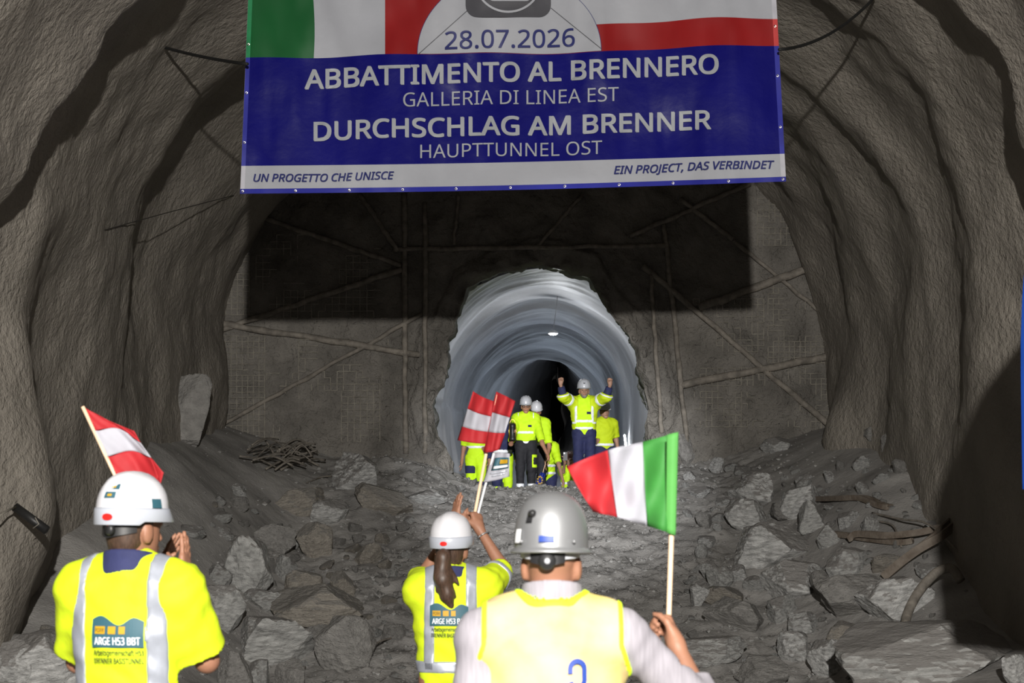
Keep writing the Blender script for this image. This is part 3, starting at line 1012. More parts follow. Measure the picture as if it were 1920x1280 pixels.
# gravel
rn = np.random.RandomState(5)
GV, GF = [], []
base = np.array([[1,0,0],[-1,0,0],[0,1,0],[0,-1,0],[0,0,1],[0,0,-1]], float)
bf = [(0,2,4),(2,1,4),(1,3,4),(3,0,4),(2,0,5),(1,2,5),(3,1,5),(0,3,5)]
gy = rn.uniform(20.5, 32.5, 15000); gx = rn.normal(0.4, 1.7, 15000)
gz = ground(gx, gy); gs = .010 * (5.0 ** (rn.random(15000) ** 2.2))
jit = rn.uniform(.55, 1.2, (15000, 6, 1)); 
rotz = rn.uniform(0, 6.28, 15000)
for i in range(15000):
    b = base * jit[i] * gs[i] * np.array([1.2, 1.0, .7])
    c, s = math.cos(rotz[i]), math.sin(rotz[i])
    b = np.stack([b[:, 0] * c - b[:, 1] * s, b[:, 0] * s + b[:, 1] * c, b[:, 2]], 1) + (gx[i], gy[i], gz[i] + gs[i] * .3)
    GV.append(b)
GV = np.concatenate(GV); GFa = (np.arange(15000)[:, None, None] * 6 + np.array(bf)[None]).reshape(-1, 3)
g = pmesh('gravel', GV, GFa, M_rock['grey'], smooth_=False)
tag(g, 'loose grey gravel strewn over the rubble slope', 'gravel', kind='stuff')

# bent beams, rods and pipe
def sweep(name, pts, w, h, m, parent=None, twist=0):
    pts = [Vector(p) for p in pts]; n = len(pts); V, Fs = [], []
    for i, p in enumerate(pts):
        t = (pts[min(i+1, n-1)] - pts[max(i-1, 0)]).normalized()
        s = t.cross(Vector((0, 0, 1))).normalized(); u = s.cross(t).normalized()
        a = twist * i / n
        s, u = s * math.cos(a) + u * math.sin(a), u * math.cos(a) - s * math.sin(a)
        # channel section: two flanges and a sunken web
        for (x, y) in ((-1, -1), (1, -1), (1, 1), (.55, 1), (.55, .1), (-.55, .1), (-.55, 1), (-1, 1)):
            V.append(p + s * x * w / 2 + u * y * h / 2)
    for i in range(n - 1):
        for k in range(8):
            a, b = i*8 + k, i*8 + (k+1) % 8
            Fs.append((a, b, b + 8, a + 8))
    Fs += [tuple(range(7, -1, -1)), tuple((n-1)*8 + k for k in range(8))]
    return pmesh(name, V, Fs, m, parent, smooth_=False)
def spline(P, n=8):
    P = [Vector(p) for p in P]; out = []
    for i in range(len(P) - 1):
        p0, p1, p2, p3 = P[max(i-1, 0)], P[i], P[i+1], P[min(i+2, len(P)-1)]
        for k in range(n):
            t = k / n
            out.append(.5 * ((2*p1) + (p2-p0)*t + (2*p0-5*p1+4*p2-p3)*t*t + (3*p1-p0-3*p2+p3)*t**3))
    return out + [P[-1]]
M_rust = mat('rusty_beam', (.11, .085, .065), .7, var=.4, vscale=8, bump=.01, bscale=25, color2=(.20, .17, .14))
def gp(px, py, lift=.04):
    p = hit(px, py + 4)
    q = at(px, py, p.y)
    q.z = max(q.z, p.z + lift)
    return q
tag(sweep('bent_beam', spline([gp(1532, 938), gp(1580, 936), gp(1618, 938), gp(1650, 950), gp(1668, 955)]), .13, .07, M_rust), 'short bent steel beam lying alone on the upper right dust slope', 'beam')
tag(sweep('bent_beam', spline([gp(1548, 1002), gp(1590, 1006), gp(1640, 1014), gp(1690, 1020), gp(1712, 1016)]), .12, .07, M_rust), 'rusty brown beam half buried above the grey slab', 'beam')
tag(sweep('bent_beam', spline([gp(1592, 1026, .12), gp(1612, 1018, .14), gp(1665, 1022, .14), gp(1720, 1018, .15), gp(1768, 1010, .16), gp(1795, 1006, .16)]), .13, .08, M_rust), 'long curved beam reaching right into the shadow', 'beam')
tag(sweep('bent_beam', spline([gp(1658, 1088, .05), gp(1710, 1066, .18), gp(1760, 1040, .25), gp(1803, 1012, .30)]), .14, .10, M_rust), 'straight heavy beam leaning up from the stones into the shadow', 'beam')
tag(tube('bent_rod', spline([gp(1636, 964, .03), gp(1690, 995, .16), gp(1740, 1020, .26), gp(1790, 1050, .16), gp(1836, 1080, .03)]), .014, M_bar), 'long thin straight rod crossing over the beams', 'rod')
tag(tube('bent_rod', spline([gp(1645, 978, .02), gp(1675, 1000, .1), gp(1690, 1025, .02)]), .012, M_bar), 'short curved rod under the long thin rod', 'rod')
tag(tube('bent_pipe', spline([gp(1700, 1188, .01), gp(1700, 1170, .10), gp(1722, 1148, .24), gp(1756, 1127, .34), gp(1785, 1118, .32), gp(1802, 1122, .2)]), .055, M_bar, seg=12), 'curved grey pipe rising from the rubble beside the shadow', 'pipe')
tg = tag(empty('rod_tangle', hit(525, 880)), 'tangle of dark bent rods on the dust beside the large pale boulder', 'rods')
for i in range(26):
    c = (rnd.uniform(480, 570), rnd.uniform(850, 890)); L = rnd.uniform(20, 50); a = rnd.uniform(-.5, .35)
    P = [gp(c[0] - L * math.cos(a), c[1] + L * .4 * math.sin(a), rnd.uniform(.02, .22)), gp(c[0], c[1], rnd.uniform(.1, .35)), gp(c[0] + L * math.cos(a), c[1] - L * .4 * math.sin(a), rnd.uniform(.02, .3))]
    tube('rod', spline(P, 5), rnd.uniform(.010, .018), M_bar, tg, 6)
tag(tube('bent_rod', spline([gp(575, 905, .02), gp(600, 898, .05), gp(622, 892, .02)]), .010, M_bar), 'thin twig-like rod left of the large pale boulder', 'rod')
tag(tube('bent_rod', spline([gp(683, 1245, .02), gp(705, 1220, .1), gp(735, 1200, .04)]), .012, M_bar), 'thin curved rod left of the ponytailed woman at the foot of the heap', 'rod')

# ---- blue flag at the right edge, whose shadow falls on the right wall
fl = tag(empty('blue_flag', (at(2200, 930, 12).x, 12.0, 0.0)), 'plain blue flag on a pole at the right edge of the picture', 'flag')
def bx_l(y):
    return float(np.interp(y, [150, 350, 508, 560, 640, 700, 917], [2160, 1992, 1920, 1916.5, 1914, 1914, 1917]))
V = np.zeros((14, 40, 3))
for i in range(14):
    for j in range(40):
        y = 150 + (917 - 150) * j / 39
        x = bx_l(y) + (2200 - bx_l(y)) * i / 13
        V[i, j] = at(x, y, 12.0 + .02 * math.sin(i * .9 + j * .1))
M_flagblue = mat('flag_blue', (.01, .07, .42), .6, var=.1, vscale=3, trans=.25)
o = grid_mesh('cloth', V, M_flagblue, fl)
md = o.modifiers.new('thick', 'SOLIDIFY'); md.thickness = .004
pp = at(2200, 140, 12)
tube('pole', [(pp.x, 12, 0.0), (pp.x, 12, 2.2), (pp.x, 12, pp.z)], .018, mat('pole_metal', (.5, .5, .52), .35, metal=.9), fl)
tube('base', [(pp.x, 12, 0.0), (pp.x, 12, .04)], .22, mat('base_dark', (.04, .04, .04), .6), fl, 20)

# ---- lamp and light tubes in the small tunnel
lp = at(1037, 625, 38.0)
lamp = tag(empty('hanging_lamp', lp), 'bright round lamp hanging on a wire in the small tunnel', 'lamp')
M_glow = mat('lamp_glow', (1, 1, 1), .4, emit=((.88, .94, 1.0), 22))
V, Fs = [], []
for j, (rr, zz) in enumerate(((.001, -.035), (.05, -.03), (.085, -.01), (.09, .0))):
    for i in range(20):
        a = 2 * math.pi * i / 20
        V.append(lp + Vector((rr * math.cos(a), rr * math.sin(a), zz)))
for j in range(3):
    for i in range(20):
        Fs.append((j*20 + i, j*20 + (i+1) % 20, j*20 + 20 + (i+1) % 20, j*20 + 20 + i))
pmesh('bulb', V, Fs, M_glow, lamp)
tube('housing', [lp + Vector((0, 0, .0)), lp + Vector((0, 0, .03)), lp + Vector((0, 0, .06))], [.095, .09, .03], mat('lamp_housing', (.5, .5, .52), .5), lamp, 20)
tube('wire', [lp + Vector((.0, 0, .05)), lp + Vector((.06, 0, .45)), Vector((lp.x + .10, lp.y, lp.z + .85))], .008, mat('pale_wire', (.6, .6, .62), .5), lamp, 6)
add_light('lamp_light', 'POINT', lp + Vector((0, 0, -.12)), 42, (.93, .96, 1.0), shadow_soft_size=.09)
for k, (px, py0, py1, Y) in enumerate([(1173, 816, 868, 44.0)]):
    a, b = at(px - 2, py0, Y + 1.5), at(px + 5, py1, Y)
    t = tag(empty('light_tube', (a + b) / 2), 'bright white light tube on the right side of the small tunnel', 'lamp')
    tube('glass_tube', [a, a.lerp(b, .48)], .025, M_glow, t, 10)
    tube('glass_tube', [a.lerp(b, .52), b], .04, M_glow, t, 10)
    tube('bracket', [a.lerp(b, .5) + Vector((.05, 0, 0)), a.lerp(b, .5) + Vector((.5, 0, 0))], .012, M_wire, t, 6)
for (x, y, z, e) in ((.75, 48, 3.1, 14), (1.0, 60, 3.3, 22), (1.2, 74, 3.4, 26)):
    add_light('tunnel_light', 'POINT', (x, y, EYE + z - .3), e, (.70, .83, 1.0), shadow_soft_size=.1)
# ================================================================== PEOPLE
def npv(v): return np.array(v, dtype=np.float64)
def unit(v):
    v = npv(v); return v / np.linalg.norm(v)

M_skin = mat('skin', (.37, .185, .118), .55, var=.10, vscale=9, spec=.4)
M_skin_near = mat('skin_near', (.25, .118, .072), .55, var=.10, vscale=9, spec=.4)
M_skin_dark = mat('skin_tan', (.34, .19, .13), .55, var=.10, vscale=9, spec=.4)
HIVIS = (.56, .86, .015)
M_hv = mat('hivis_fabric', HIVIS, .75, var=.06, vscale=7, bump=.006, bscale=14, spec=.3)
M_hvy = mat('hivis_yellow', (.52, .66, .012), .75, var=.05, vscale=7, bump=.006, bscale=14, spec=.3)
M_vest = mat('vest_fabric', (.54, .49, .09), .7, var=.10, vscale=4, color2=(.56, .42, .23), bump=.005, bscale=12, spec=.3)  # cream tone puts the glare of overexposed cloth into the colour
M_vtrim = mat('vest_trim', (.60, .90, .02), .7, var=.05)
M_refl = mat('reflective_tape', (.30, .32, .37), .4, var=.06, vscale=30, metal=.25, spec=.6)
M_navy = mat('navy_fabric', (.018, .022, .075), .8, var=.15, vscale=10, bump=.004, bscale=20)
M_black = mat('black_fabric', (.016, .016, .02), .8, var=.15, vscale=10, bump=.004, bscale=20)
M_shirt = mat('striped_shirt', (.25, .236, .262), .8, var=.12, vscale=22, stretch=(6, .6, .6))
M_shoe = mat('boot_leather', (.02, .02, .02), .6)
M_hairb = mat('hair_brown', (.05, .028, .018), .5, var=.4, vscale=40, stretch=(4, 4, .5))
M_hairg = mat('hair_grey', (.17, .15, .13), .6, var=.4, vscale=60)
M_hwhite = mat('helmet_white', (.55, .55, .58), .3, var=.03, coat=.3)
M_hband = mat('helmet_band', (.36, .38, .43), .3, var=.03, coat=.3)
M_hsilver = mat('helmet_silver', (.29, .295, .305), .42, metal=.6, var=.06, vscale=4)
M_hgrey = mat('helmet_grey', (.42, .43, .46), .35, var=.05, coat=.3)
M_hyel = mat('helmet_yellow', (.65, .38, .02), .35, var=.05, coat=.3)
M_hdark = mat('helmet_brown', (.07, .03, .02), .35, var=.05, coat=.3)
M_red = mat('red_plastic', (.60, .015, .012), .35, var=.05)
M_blk = mat('black_plastic', (.015, .015, .016), .45, var=.1)
M_eye = mat('eye_dark', (.02, .014, .01), .3)
M_mouth = mat('mouth_red', (.22, .06, .05), .5)
M_teal = mat('print_teal', (.022, .08, .108), .6, var=.08)
M_pw = mat('print_white', (.75, .76, .78), .6, var=.04)
M_py = mat('print_yellow', (.42, .24, .006), .6, var=.04)
M_pk = mat('print_black', (.012, .02, .012), .6, var=.04)
M_pblue = mat('print_blue', (.003, .032, .22), .5, var=.04)
M_wood = mat('flag_stick', (.72, .50, .33), .6, var=.12, vscale=12, stretch=(6, 6, .5))

class Person:
    def __init__(s, label, base, yaw=0.0, H=1.75, joints=None, head=(0, 0), headroll=0.0):
        s.root = tag(empty('person', base, yaw), label, 'person')
        s.base = npv(base); s.yaw = yaw; s.k = H / 1.75
        c, n = math.cos(yaw), math.sin(yaw)
        s.R = np.array([[c, -n, 0], [n, c, 0], [0, 0, 1]])         # local -> world
        J = dict(pelvis=(0, 0, .95), waist=(0, .005, 1.08), chest=(0, .0, 1.27), neck=(0, -.015, 1.455), head=(0, .02, 1.605),
                 shR=(.175, -.01, 1.40), shL=(-.175, -.01, 1.40), elR=(.235, -.03, 1.11), elL=(-.235, -.03, 1.11), wrR=(.25, .06, .87), wrL=(-.25, .06, .87),
                 hipR=(.09, 0, .92), hipL=(-.09, 0, .92), knR=(.10, .02, .50), knL=(-.10, .02, .50), anR=(.105, -.02, .09), anL=(-.105, -.02, .09))
        s.J = {k: s.W(v) for k, v in J.items()}
        for k, v in (joints or {}).items():
            s.J[k] = npv(v) if isinstance(v, Vector) else s.W(v)
        hy, hp = head                                            # extra head turn and nod
        Rz = np.array([[math.cos(hy), -math.sin(hy), 0], [math.sin(hy), math.cos(hy), 0], [0, 0, 1]])
        Rx = np.array([[1, 0, 0], [0, math.cos(hp), -math.sin(hp)], [0, math.sin(hp), math.cos(hp)]])
        Ry = np.array([[math.cos(headroll), 0, math.sin(headroll)], [0, 1, 0], [-math.sin(headroll), 0, math.cos(headroll)]])
        s.HR = s.R @ Rz @ Ry @ Rx                                 # head local -> world
        s.fw = s.R @ np.array([0, 1, 0]); s.rt = s.R @ np.array([1, 0, 0])
        s.hands = []
    def W(s, v): return s.base + s.R @ (npv(v) * s.k)
    def HW(s, v): return s.J['head'] + s.HR @ (npv(v) * s.k)
    def L(s, P): return ((P - s.base.astype(np.float32)) @ s.R.astype(np.float32)) / s.k
    def HL(s, P): return ((P - s.J['head'].astype(np.float32)) @ s.HR.astype(np.float32)) / s.k
    # ---- primitives
    def torso(s, g=0.0):
        J, k = s.J, s.k
        sq = (s.fw, .70)
        up = J['chest'] + (J['neck'] - J['chest']) * .55
        return [Cap(J['pelvis'], J['waist'], (.148 + g) * k, (.138 + g) * k, .06, sq), Cap(J['waist'], J['chest'], (.140 + g) * k, (.163 + g) * k, .06, sq),
                Cap(J['chest'], up, (.163 + g) * k, (.12 + g) * k, .06, sq),
                Cap(J['shL'] + (J['shR'] - J['shL']) * .12, J['shL'] + (J['shR'] - J['shL']) * .88, (.062 + g) * k, None, .07),
                Cap(J['neck'], J['shL'], (.052 + g) * k, (.052 + g) * k, .05), Cap(J['neck'], J['shR'], (.052 + g) * k, (.052 + g) * k, .05)]
    def arm(s, sd, g=0.0, frac=1.0):
        J, k = s.J, s.k
        a, e, w = J['sh' + sd], J['el' + sd], J['wr' + sd]
        if frac <= 1:
            m = a + (e - a) * frac
            return [Cap(a, m, (.056 + g) * k, (.056 - .012 * frac + g) * k, .05)]
        f = frac - 1
        m = e + (w - e) * f
        return [Cap(a, e, (.056 + g) * k, (.044 + g) * k, .05), Cap(e, m, (.045 + g) * k, (.045 - .015 * f + g) * k, .03)]
    def leg(s, sd, g=0.0):
        J, k = s.J, s.k
        return [Cap(J['hip' + sd], J['kn' + sd], (.088 + g) * k, (.060 + g) * k, .05), Cap(J['kn' + sd], J['an' + sd], (.062 + g) * k, (.042 + g) * k, .04)]
    def headp(s):
        k, R = s.k, s.HR.T
        e = lambda c, r, kk=.02, sub=False: Ell(s.HW(c), npv(r) * k, R, kk, sub)
        c = lambda a, b, ra, rb, kk=.02: Cap(s.HW(a), s.HW(b), ra * k, rb * k, kk)
        return [e((0, -.012, .028), (.075, .096, .092)), e((0, .028, -.035), (.061, .066, .084), .04), c((-.012, .070, -.098), (.012, .070, -.098), .022, .022, .03),
                c((0, .098, .008), (0, .113, -.030), .009, .014, .015), c((-.034, .086, .022), (.034, .086, .022), .012, .012, .02),
                e((.031, .106, .004), (.017, .016, .011), .015, True), e((-.031, .106, .004), (.017, .016, .011), .015, True),
                c((-.018, .095, -.064), (.018, .095, -.064), .008, .008, .012),
                e((.078, -.008, -.012), (.013, .024, .038), .012), e((-.078, -.008, -.012), (.013, .024, .038), .012),
                Cap(s.HW((0, -.025, -.06)), s.J['neck'], .054 * k, .060 * k, .03)]
    def hand(s, sd, d, n, curl=(.25, .3, .25), thumb=.55, spread=.06, size=1.0):
        """d: along the palm, n: the way the palm faces; curl: bend of each finger joint"""
        d = unit(d); n = unit(n - np.dot(n, d) * d) if not isinstance(n, Vector) else unit(npv(n) - np.dot(npv(n), d) * d)
        t = np.cross(d, n) * (1 if sd == 'R' else -1)
        k = s.k * size
        w = s.J['wr' + sd]
        pr = [Cap(w, w + d * .03 * k, .026 * k, .028 * k, .02)]
        for i, (o, l, pl, r) in enumerate(((.030, .088, .080, .0095), (.010, .092, .090, .010), (-.010, .088, .083, .0095), (-.028, .080, .066, .0085))):
            kn = w + (d * l + t * o) * k
            pr.append(Cap(w + (d * .012 + t * o * .6) * k, kn, .014 * k, .0125 * k, .014))
            a = 0.0; p = kn; dd0 = unit(d + t * (o * spread / .03))
            for j, (fr, cu) in enumerate(zip((.46, .30, .24), curl)):
                a += cu
                q = p + (dd0 * math.cos(a) + n * math.sin(a)) * pl * fr * k
                pr.append(Cap(p, q, (r - .0006 * j) * k, (r - .0006 * (j + 1)) * k, .004))
                p = q
        b = w + (d * .022 + t * .022 + n * .006) * k
        q = b + unit(d * .7 + t * thumb * 1.1 + n * .35) * .042 * k
        q2 = q + unit(d * .9 + t * (thumb * .4 - .15) + n * .5) * .030 * k
        q3 = q2 + unit(d * .8 + t * (-.25) + n * .6) * .024 * k
        pr += [Cap(b, q, .015 * k, .012 * k, .014), Cap(q, q2, .011 * k, .010 * k, .005), Cap(q2, q3, .010 * k, .008 * k, .004)]
        s.hands += pr
    # ---- meshes
    def mesh(s, name, prims, h, m, parent=None, cut=None, wr=0.0, tight=None):
        lo, hi = bounds(prims)
        if tight is not None:
            lo = np.maximum(lo, tight[0]); hi = np.minimum(hi, tight[1])
        def fn(P):
            d = union(prims, P)
            if wr:
                q = s.L(P)
                d = d + wr * (np.sin(q[:, 0] * 23 + 5 * np.sin(q[:, 2] * 11)) * np.sin(q[:, 2] * 29 + 4 * np.sin(q[:, 0] * 13 + q[:, 1] * 9))
                              + .6 * np.sin(q[:, 2] * 47 + q[:, 0] * 31 + 3 * np.sin(q[:, 1] * 21))).astype(np.float32)
            if cut is not None:
                d = np.maximum(d, cut(P).astype(np.float32))
            return d
        return surf(name, fn, lo, hi, h, m, parent if parent is not None else s.root)
    def body(s, h, m, legs=True):
        pr = s.torso(-.012) + s.leg('L', -.008) + s.leg('R', -.008) + s.arm('L', -.006, 2) + s.arm('R', -.006, 2)
        for sd in 'LR':
            pr.append(Cap(s.J['an' + sd], s.J['an' + sd] + s.fw * .11 * s.k - np.array([0, 0, .045]) * s.k, .035 * s.k, .028 * s.k, .03))
        return s.mesh('body', pr + s.headp() + s.hands, h, m)
    def top(s, h, m, sleeves=(.75, .75), g=.012, hem=.86, wr=.0035, name='shirt', neck=True, open_front=None):
        pr = s.torso(g)
        for sd, f in zip('LR', sleeves):
            if f: pr += s.arm(sd, g + .008, f)
        s.toppr = pr
        J = s.J
        def cut(P):
            q = s.L(P)
            d = (hem - q[:, 2])
            hl = s.HL(P)
            # sleeve ends are cut square
            for sd, f in zip('LR', sleeves):
                if not f: continue
                a, e, w = J['sh' + sd], J['el' + sd], J['wr' + sd]
                o, x = (a + (e - a) * f, unit(e - a)) if f <= 1 else (e + (w - e) * (f - 1), unit(w - e))
                dd = (P - o.astype(np.float32)) @ x.astype(np.float32)
                near = np.linalg.norm(P - o.astype(np.float32), axis=1) < .16
                d = np.where(near, np.maximum(d, dd), d)
            # neck opening
            nk = J['neck'].astype(np.float32) + np.array([0, 0, .02], np.float32)
            d = np.maximum(d, .058 * s.k - np.linalg.norm((P - nk) * np.array([1, 1, .5], np.float32), axis=1)) if neck else d
            return d
        s.topcut = cut
        return s.mesh(name, pr, h, m, cut=cut, wr=wr)
    def tape(s, h, m, conds, parent=None, name='reflective_stripe', out=.006, prims=None, region=None):
        """band of tape lying on the garment: conds are slabs in local coordinates"""
        pr = [p.grow(out) for p in (prims or s.toppr)]
        def cut(P):
            q = s.L(P)
            d = s.topcut(P)
            for c in conds: d = np.maximum(d, c(q, P))
            return d
        return s.mesh(name, pr, h, m, parent, cut=cut, wr=.0035)
    def trousers(s, h, m, g=.018, top=1.0):
        J, k = s.J, s.k
        pr = [Cap(J['pelvis'] + (J['hipL'] - J['pelvis']) * .5, J['pelvis'] + (J['hipR'] - J['pelvis']) * .5, (.135) * k, None, .05, (s.fw, .78)),
              Cap(J['pelvis'], J['waist'], .14 * k, .135 * k, .05, (s.fw, .74))]
        for sd in 'LR': pr += [p.grow(g) for p in s.leg(sd)]
        s.legpr = pr
        zb = .055
        s.legcut = lambda P: np.maximum(s.L(P)[:, 2] - top, zb - s.L(P)[:, 2])
        return s.mesh('trousers', pr, h, m, cut=s.legcut, wr=.003)
    def shoes(s, m=None):
        for sd in 'LR':
            a = s.J['an' + sd]; k = s.k
            toe = a + s.fw * .15 * k; toe[2] = a[2] - .045 * k
            heel = a - s.fw * .03 * k; heel[2] = a[2] - .04 * k
            zmin = a[2] - .088 * k
            s.mesh('boot', [Cap(a + np.array([0, 0, .06 * k]), heel, .055 * k, .048 * k, .03), Cap(heel, toe, .046 * k, .042 * k, .03)], .012, m or M_shoe,
                   cut=lambda P, z=zmin: (z - P[:, 2]))
    def collar(s, h, m, g=0.0, hgt=.05, name='collar'):
        k = s.k
        a = s.J['neck'] - np.array([0, 0, .01]) * k
        b = a + (s.J['head'] - s.J['neck']) * (hgt / .15) * 1.0
        outer = Cap(a, b, (.082 + g) * k, (.068 + g) * k, .02)
        def cut(P):
            q = (P - b.astype(np.float32)) @ unit(b - a).astype(np.float32)
            q2 = (P - a.astype(np.float32)) @ unit(b - a).astype(np.float32)
            return np.maximum(q, -.012 - q2)
        return s.mesh(name, [outer], h, m, cut=cut)
    def hair(s, h, m, low=-.085, front=.03, g=.007, parent=None):
        pr = [Ell(s.HW((0, -.015, .028)), (npv((.075, .096, .092)) + g) * s.k, s.HR.T, .02), Ell(s.HW((0, -.045, -.04)), npv((.062, .055, .07)) * s.k, s.HR.T, .03)]
        def cut(P):
            q = s.HL(P)
            d = np.maximum(q[:, 1] - front, low - q[:, 2])
            ear = .035 - np.sqrt((q[:, 1] - 0.0) ** 2 + (q[:, 2] + .015) ** 2)
            return np.maximum(d, np.where(np.abs(q[:, 0]) > .05, ear, -1))
        return s.mesh('hair', pr, h, m, cut=cut)
    def face(s, m_mouth=M_mouth, glasses=False, beard=None, h=.006):
        for sx in (-1, 1):
            s.mesh('eye', [Ell(s.HW((sx * .031, .092, .004)), npv((.012, .008, .006)) * s.k, s.HR.T)], .004, M_eye)
        s.mesh('mouth', [Cap(s.HW((-.020, .100, -.063)), s.HW((.020, .100, -.063)), .0055 * s.k)], .004, m_mouth)
        for sx in (-1, 1):
            s.mesh('eyebrow', [Cap(s.HW((sx * .018, .098, .027)), s.HW((sx * .046, .088, .025)), .0045 * s.k)], .004, M_eye)
        if beard:
            pr = [Ell(s.HW((0, .030, -.045)), npv((.064, .068, .080)) * s.k, s.HR.T, .02), Cap(s.HW((-.012, .072, -.100)), s.HW((.012, .072, -.100)), .024 * s.k, None, .03)]
            s.mesh('beard', pr, h, beard, cut=lambda P: np.maximum(s.HL(P)[:, 2] + .055, np.maximum(.02 - s.HL(P)[:, 1], np.where((np.abs(s.HL(P)[:, 0]) < .026) & (s.HL(P)[:, 2] > -.078), 1, -1))))
        if glasses:
            g = empty('glasses', tuple(s.HW((0, .1, 0))))
            g.parent = s.root; g.matrix_parent_inverse = s.root.matrix_basis.inverted()
            gm = []
            for sx in (-1, 1):
                tube('glasses_rim', [Vector(s.HW((sx * .033 + .024 * math.cos(a), .112, .002 + .017 * math.sin(a)))) for a in np.linspace(0, 2 * math.pi, 15)], .004, M_blk, s.root, 5)
                tube('glasses_arm', [Vector(s.HW((sx * .056, .110, .006))), Vector(s.HW((sx * .078, .0, .004)))], .003, M_blk, s.root, 5)
            bpy.data.objects.remove(g)
    # ---- helmet: rings in head space
    def helmet(s, m, style='ridge', band=None, clip=None):
        k = s.k
        hroot = None
        def ringmesh(name, rows, mm, parent=None, n=44, disp=None):
            V = np.zeros((n, len(rows), 3))
            for i in range(n):
                a = 2 * math.pi * i / n
                for j, (r, z) in enumerate(rows):
                    fx, fy = math.sin(a), math.cos(a)            # fy=1 in front
                    rr, zz = (r, z) if not disp else disp(r, z, a, j)
                    V[i, j] = s.HW((fx * .109 * rr, -.012 + fy * .133 * rr, .055 + zz))
            return grid_mesh(name, V, mm, parent if parent is not None else s.root, wrap_u=True)
        def ridge(r, z, a, j):
            x = math.sin(a) * r
            up = .007 * math.exp(-(x / .30) ** 6) * smooth(np.array((z - .02) / .06)) if style != 'full' else 0
            if style == 'ribbed':
                up = .006 * max(0, math.cos(x * 16)) * float(smooth(np.array((z - .03) / .05)))
            return r, z + float(up)
        dome = [(1.02, -.005), (1.02, .02), (1.0, .045), (.95, .068), (.87, .090), (.75, .110), (.60, .124), (.42, .134), (.22, .140), (.001, .142)]
        if style == 'full':
            dome = [(1.0, -.008), (1.0, .02), (.985, .05), (.94, .078), (.86, .104), (.74, .126), (.58, .142), (.38, .153), (.18, .158), (.001, .159)]
        shell = ringmesh('helmet', dome, m, disp=ridge)
        if style == 'full':
            ringmesh('brim', [(.98, -.006), (1.06, -.012), (1.10, -.018), (1.105, -.022), (1.09, -.024), (.97, -.014)], m, shell)
        elif band is not None:
            def bd(r, z, a, j):
                c = math.cos(a)
                drop = -.012 if c < -.3 else 0
                peak = .20 * max(0, c) ** 3 if j in (0, 1, 5) else 0
                return r + peak, z + (drop if j in (0, 1, 5) else 0)
            ringmesh('helmet_band', [(1.06, -.028), (1.075, -.026), (1.07, .010), (1.045, .020), (1.0, .018), (1.03, -.026)], band, shell, disp=bd)
        else:
            def bd(r, z, a, j):
                c = math.cos(a)
                pk = .26 * max(0, c) ** 3 if j in (1, 2, 3) else 0
                return r + pk, z - (.012 * max(0, c) ** 2 if j in (1, 2, 3) else 0)
            ringmesh('brim', [(1.0, -.002), (1.07, -.012), (1.08, -.016), (1.06, -.018), (.97, -.008)], m, shell, disp=bd)
        s.shell = shell
        ringmesh('helmet_lining', [(.97, -.012), (.95, .05), (.7, .1), (.001, .12)], M_blk, shell)
        return shell
    def hat_pt(s, az, el, r=1.0, full=False):
        """point on the dome; az from the front, clockwise seen from above; el 0..1"""
        return Vector(s.HW((.115 * math.sin(az) * r * math.cos(el), -.012 + .139 * math.cos(az) * r * math.cos(el), .055 + (.159 if full else .143) * math.sin(el) * r)))

def flat_print(person, fn, verts2, faces, m, origin, ux, uz, ray, out=.004, name='print', parent=None):
    """lay a flat print onto a garment: 2-D points (metres) are marched along ray until they meet the surface"""
    origin, ux, uz, ray = npv(origin), unit(ux), unit(uz), unit(ray)
    P = np.array([origin + ux * u + uz * v for u, v in verts2])
    P = P - ray * .35
    t = np.zeros(len(P))
    for _ in range(60):
        d = fn((P + t[:, None] * ray).astype(np.float32)).astype(float)
        t += np.clip(d, -.02, .03) * .75
    Q = P + (t - out)[:, None] * ray
    return pmesh(name, Q, faces, m, parent or person.root, smooth_=False)
def rect2(x0, y0, x1, y1, nx=8, ny=6, top=None):
    V, Fs = [], []
    for j in range(ny + 1):
        for i in range(nx + 1):
            x = x0 + (x1 - x0) * i / nx
            yt = y1 + (top(i / nx) if top else 0)
            V.append((x, y0 + (yt - y0) * j / ny))
    for j in range(ny):
        for i in range(nx):
            a = j * (nx + 1) + i
            Fs.append((a, a + 1, a + nx + 2, a + nx + 1))
    return V, Fs
def text2(body, x0, x1, y, cap, bold=0):
    V, Fs = text_mesh(body)
    V = [(x0 + (x1 - x0) * u, y + v * cap) for u, v in V]
    if bold:
        n = len(V); V = V + [(u + bold, v) for u, v in V]; Fs = Fs + [tuple(i + n for i in f) for f in Fs]
    return V, Fs
def back_logo(p, fn, o, ux, uz, ray, w):
    """the works emblem: teal mountain outline, three yellow badges, lettering below"""
    mt = lambda t: w * (.05 * math.sin(t * 9) + .06 * math.sin(t * 5 + .8) + .10 * math.exp(-((t - .78) / .16) ** 2))
    f = lambda vf, m, out, nm: flat_print(p, fn, vf[0], vf[1], m, o, ux, uz, ray, out, nm)
    f(rect2(-w/2, -.25*w, w/2, .22*w, 16, 8, mt), M_teal, .009, 'emblem')
    for (x0, x1) in ((-.43, -.22), (-.16, -.01), (.05, .17)):
        f(rect2(x0*w, .0*w, x1*w, .14*w, 3, 2), M_py, .012, 'emblem_badge')
    f(text2('PORR', -.415*w, -.235*w, .035*w, .07*w), M_pk, .0145, 'lettering')
    f(text2('ARGE H53 BBT', -.44*w, .44*w, -.20*w, .14*w, .006*w), M_pw, .012, 'lettering')
    f(text2('Arbeitsgemeinschaft H53', -.46*w, .5*w, -.39*w, .095*w, .005*w), M_pk, .013, 'lettering')
    f(text2('BRENNER BASISTUNNEL', -.46*w, .5*w, -.54*w, .095*w, .005*w), M_pk, .013, 'lettering')
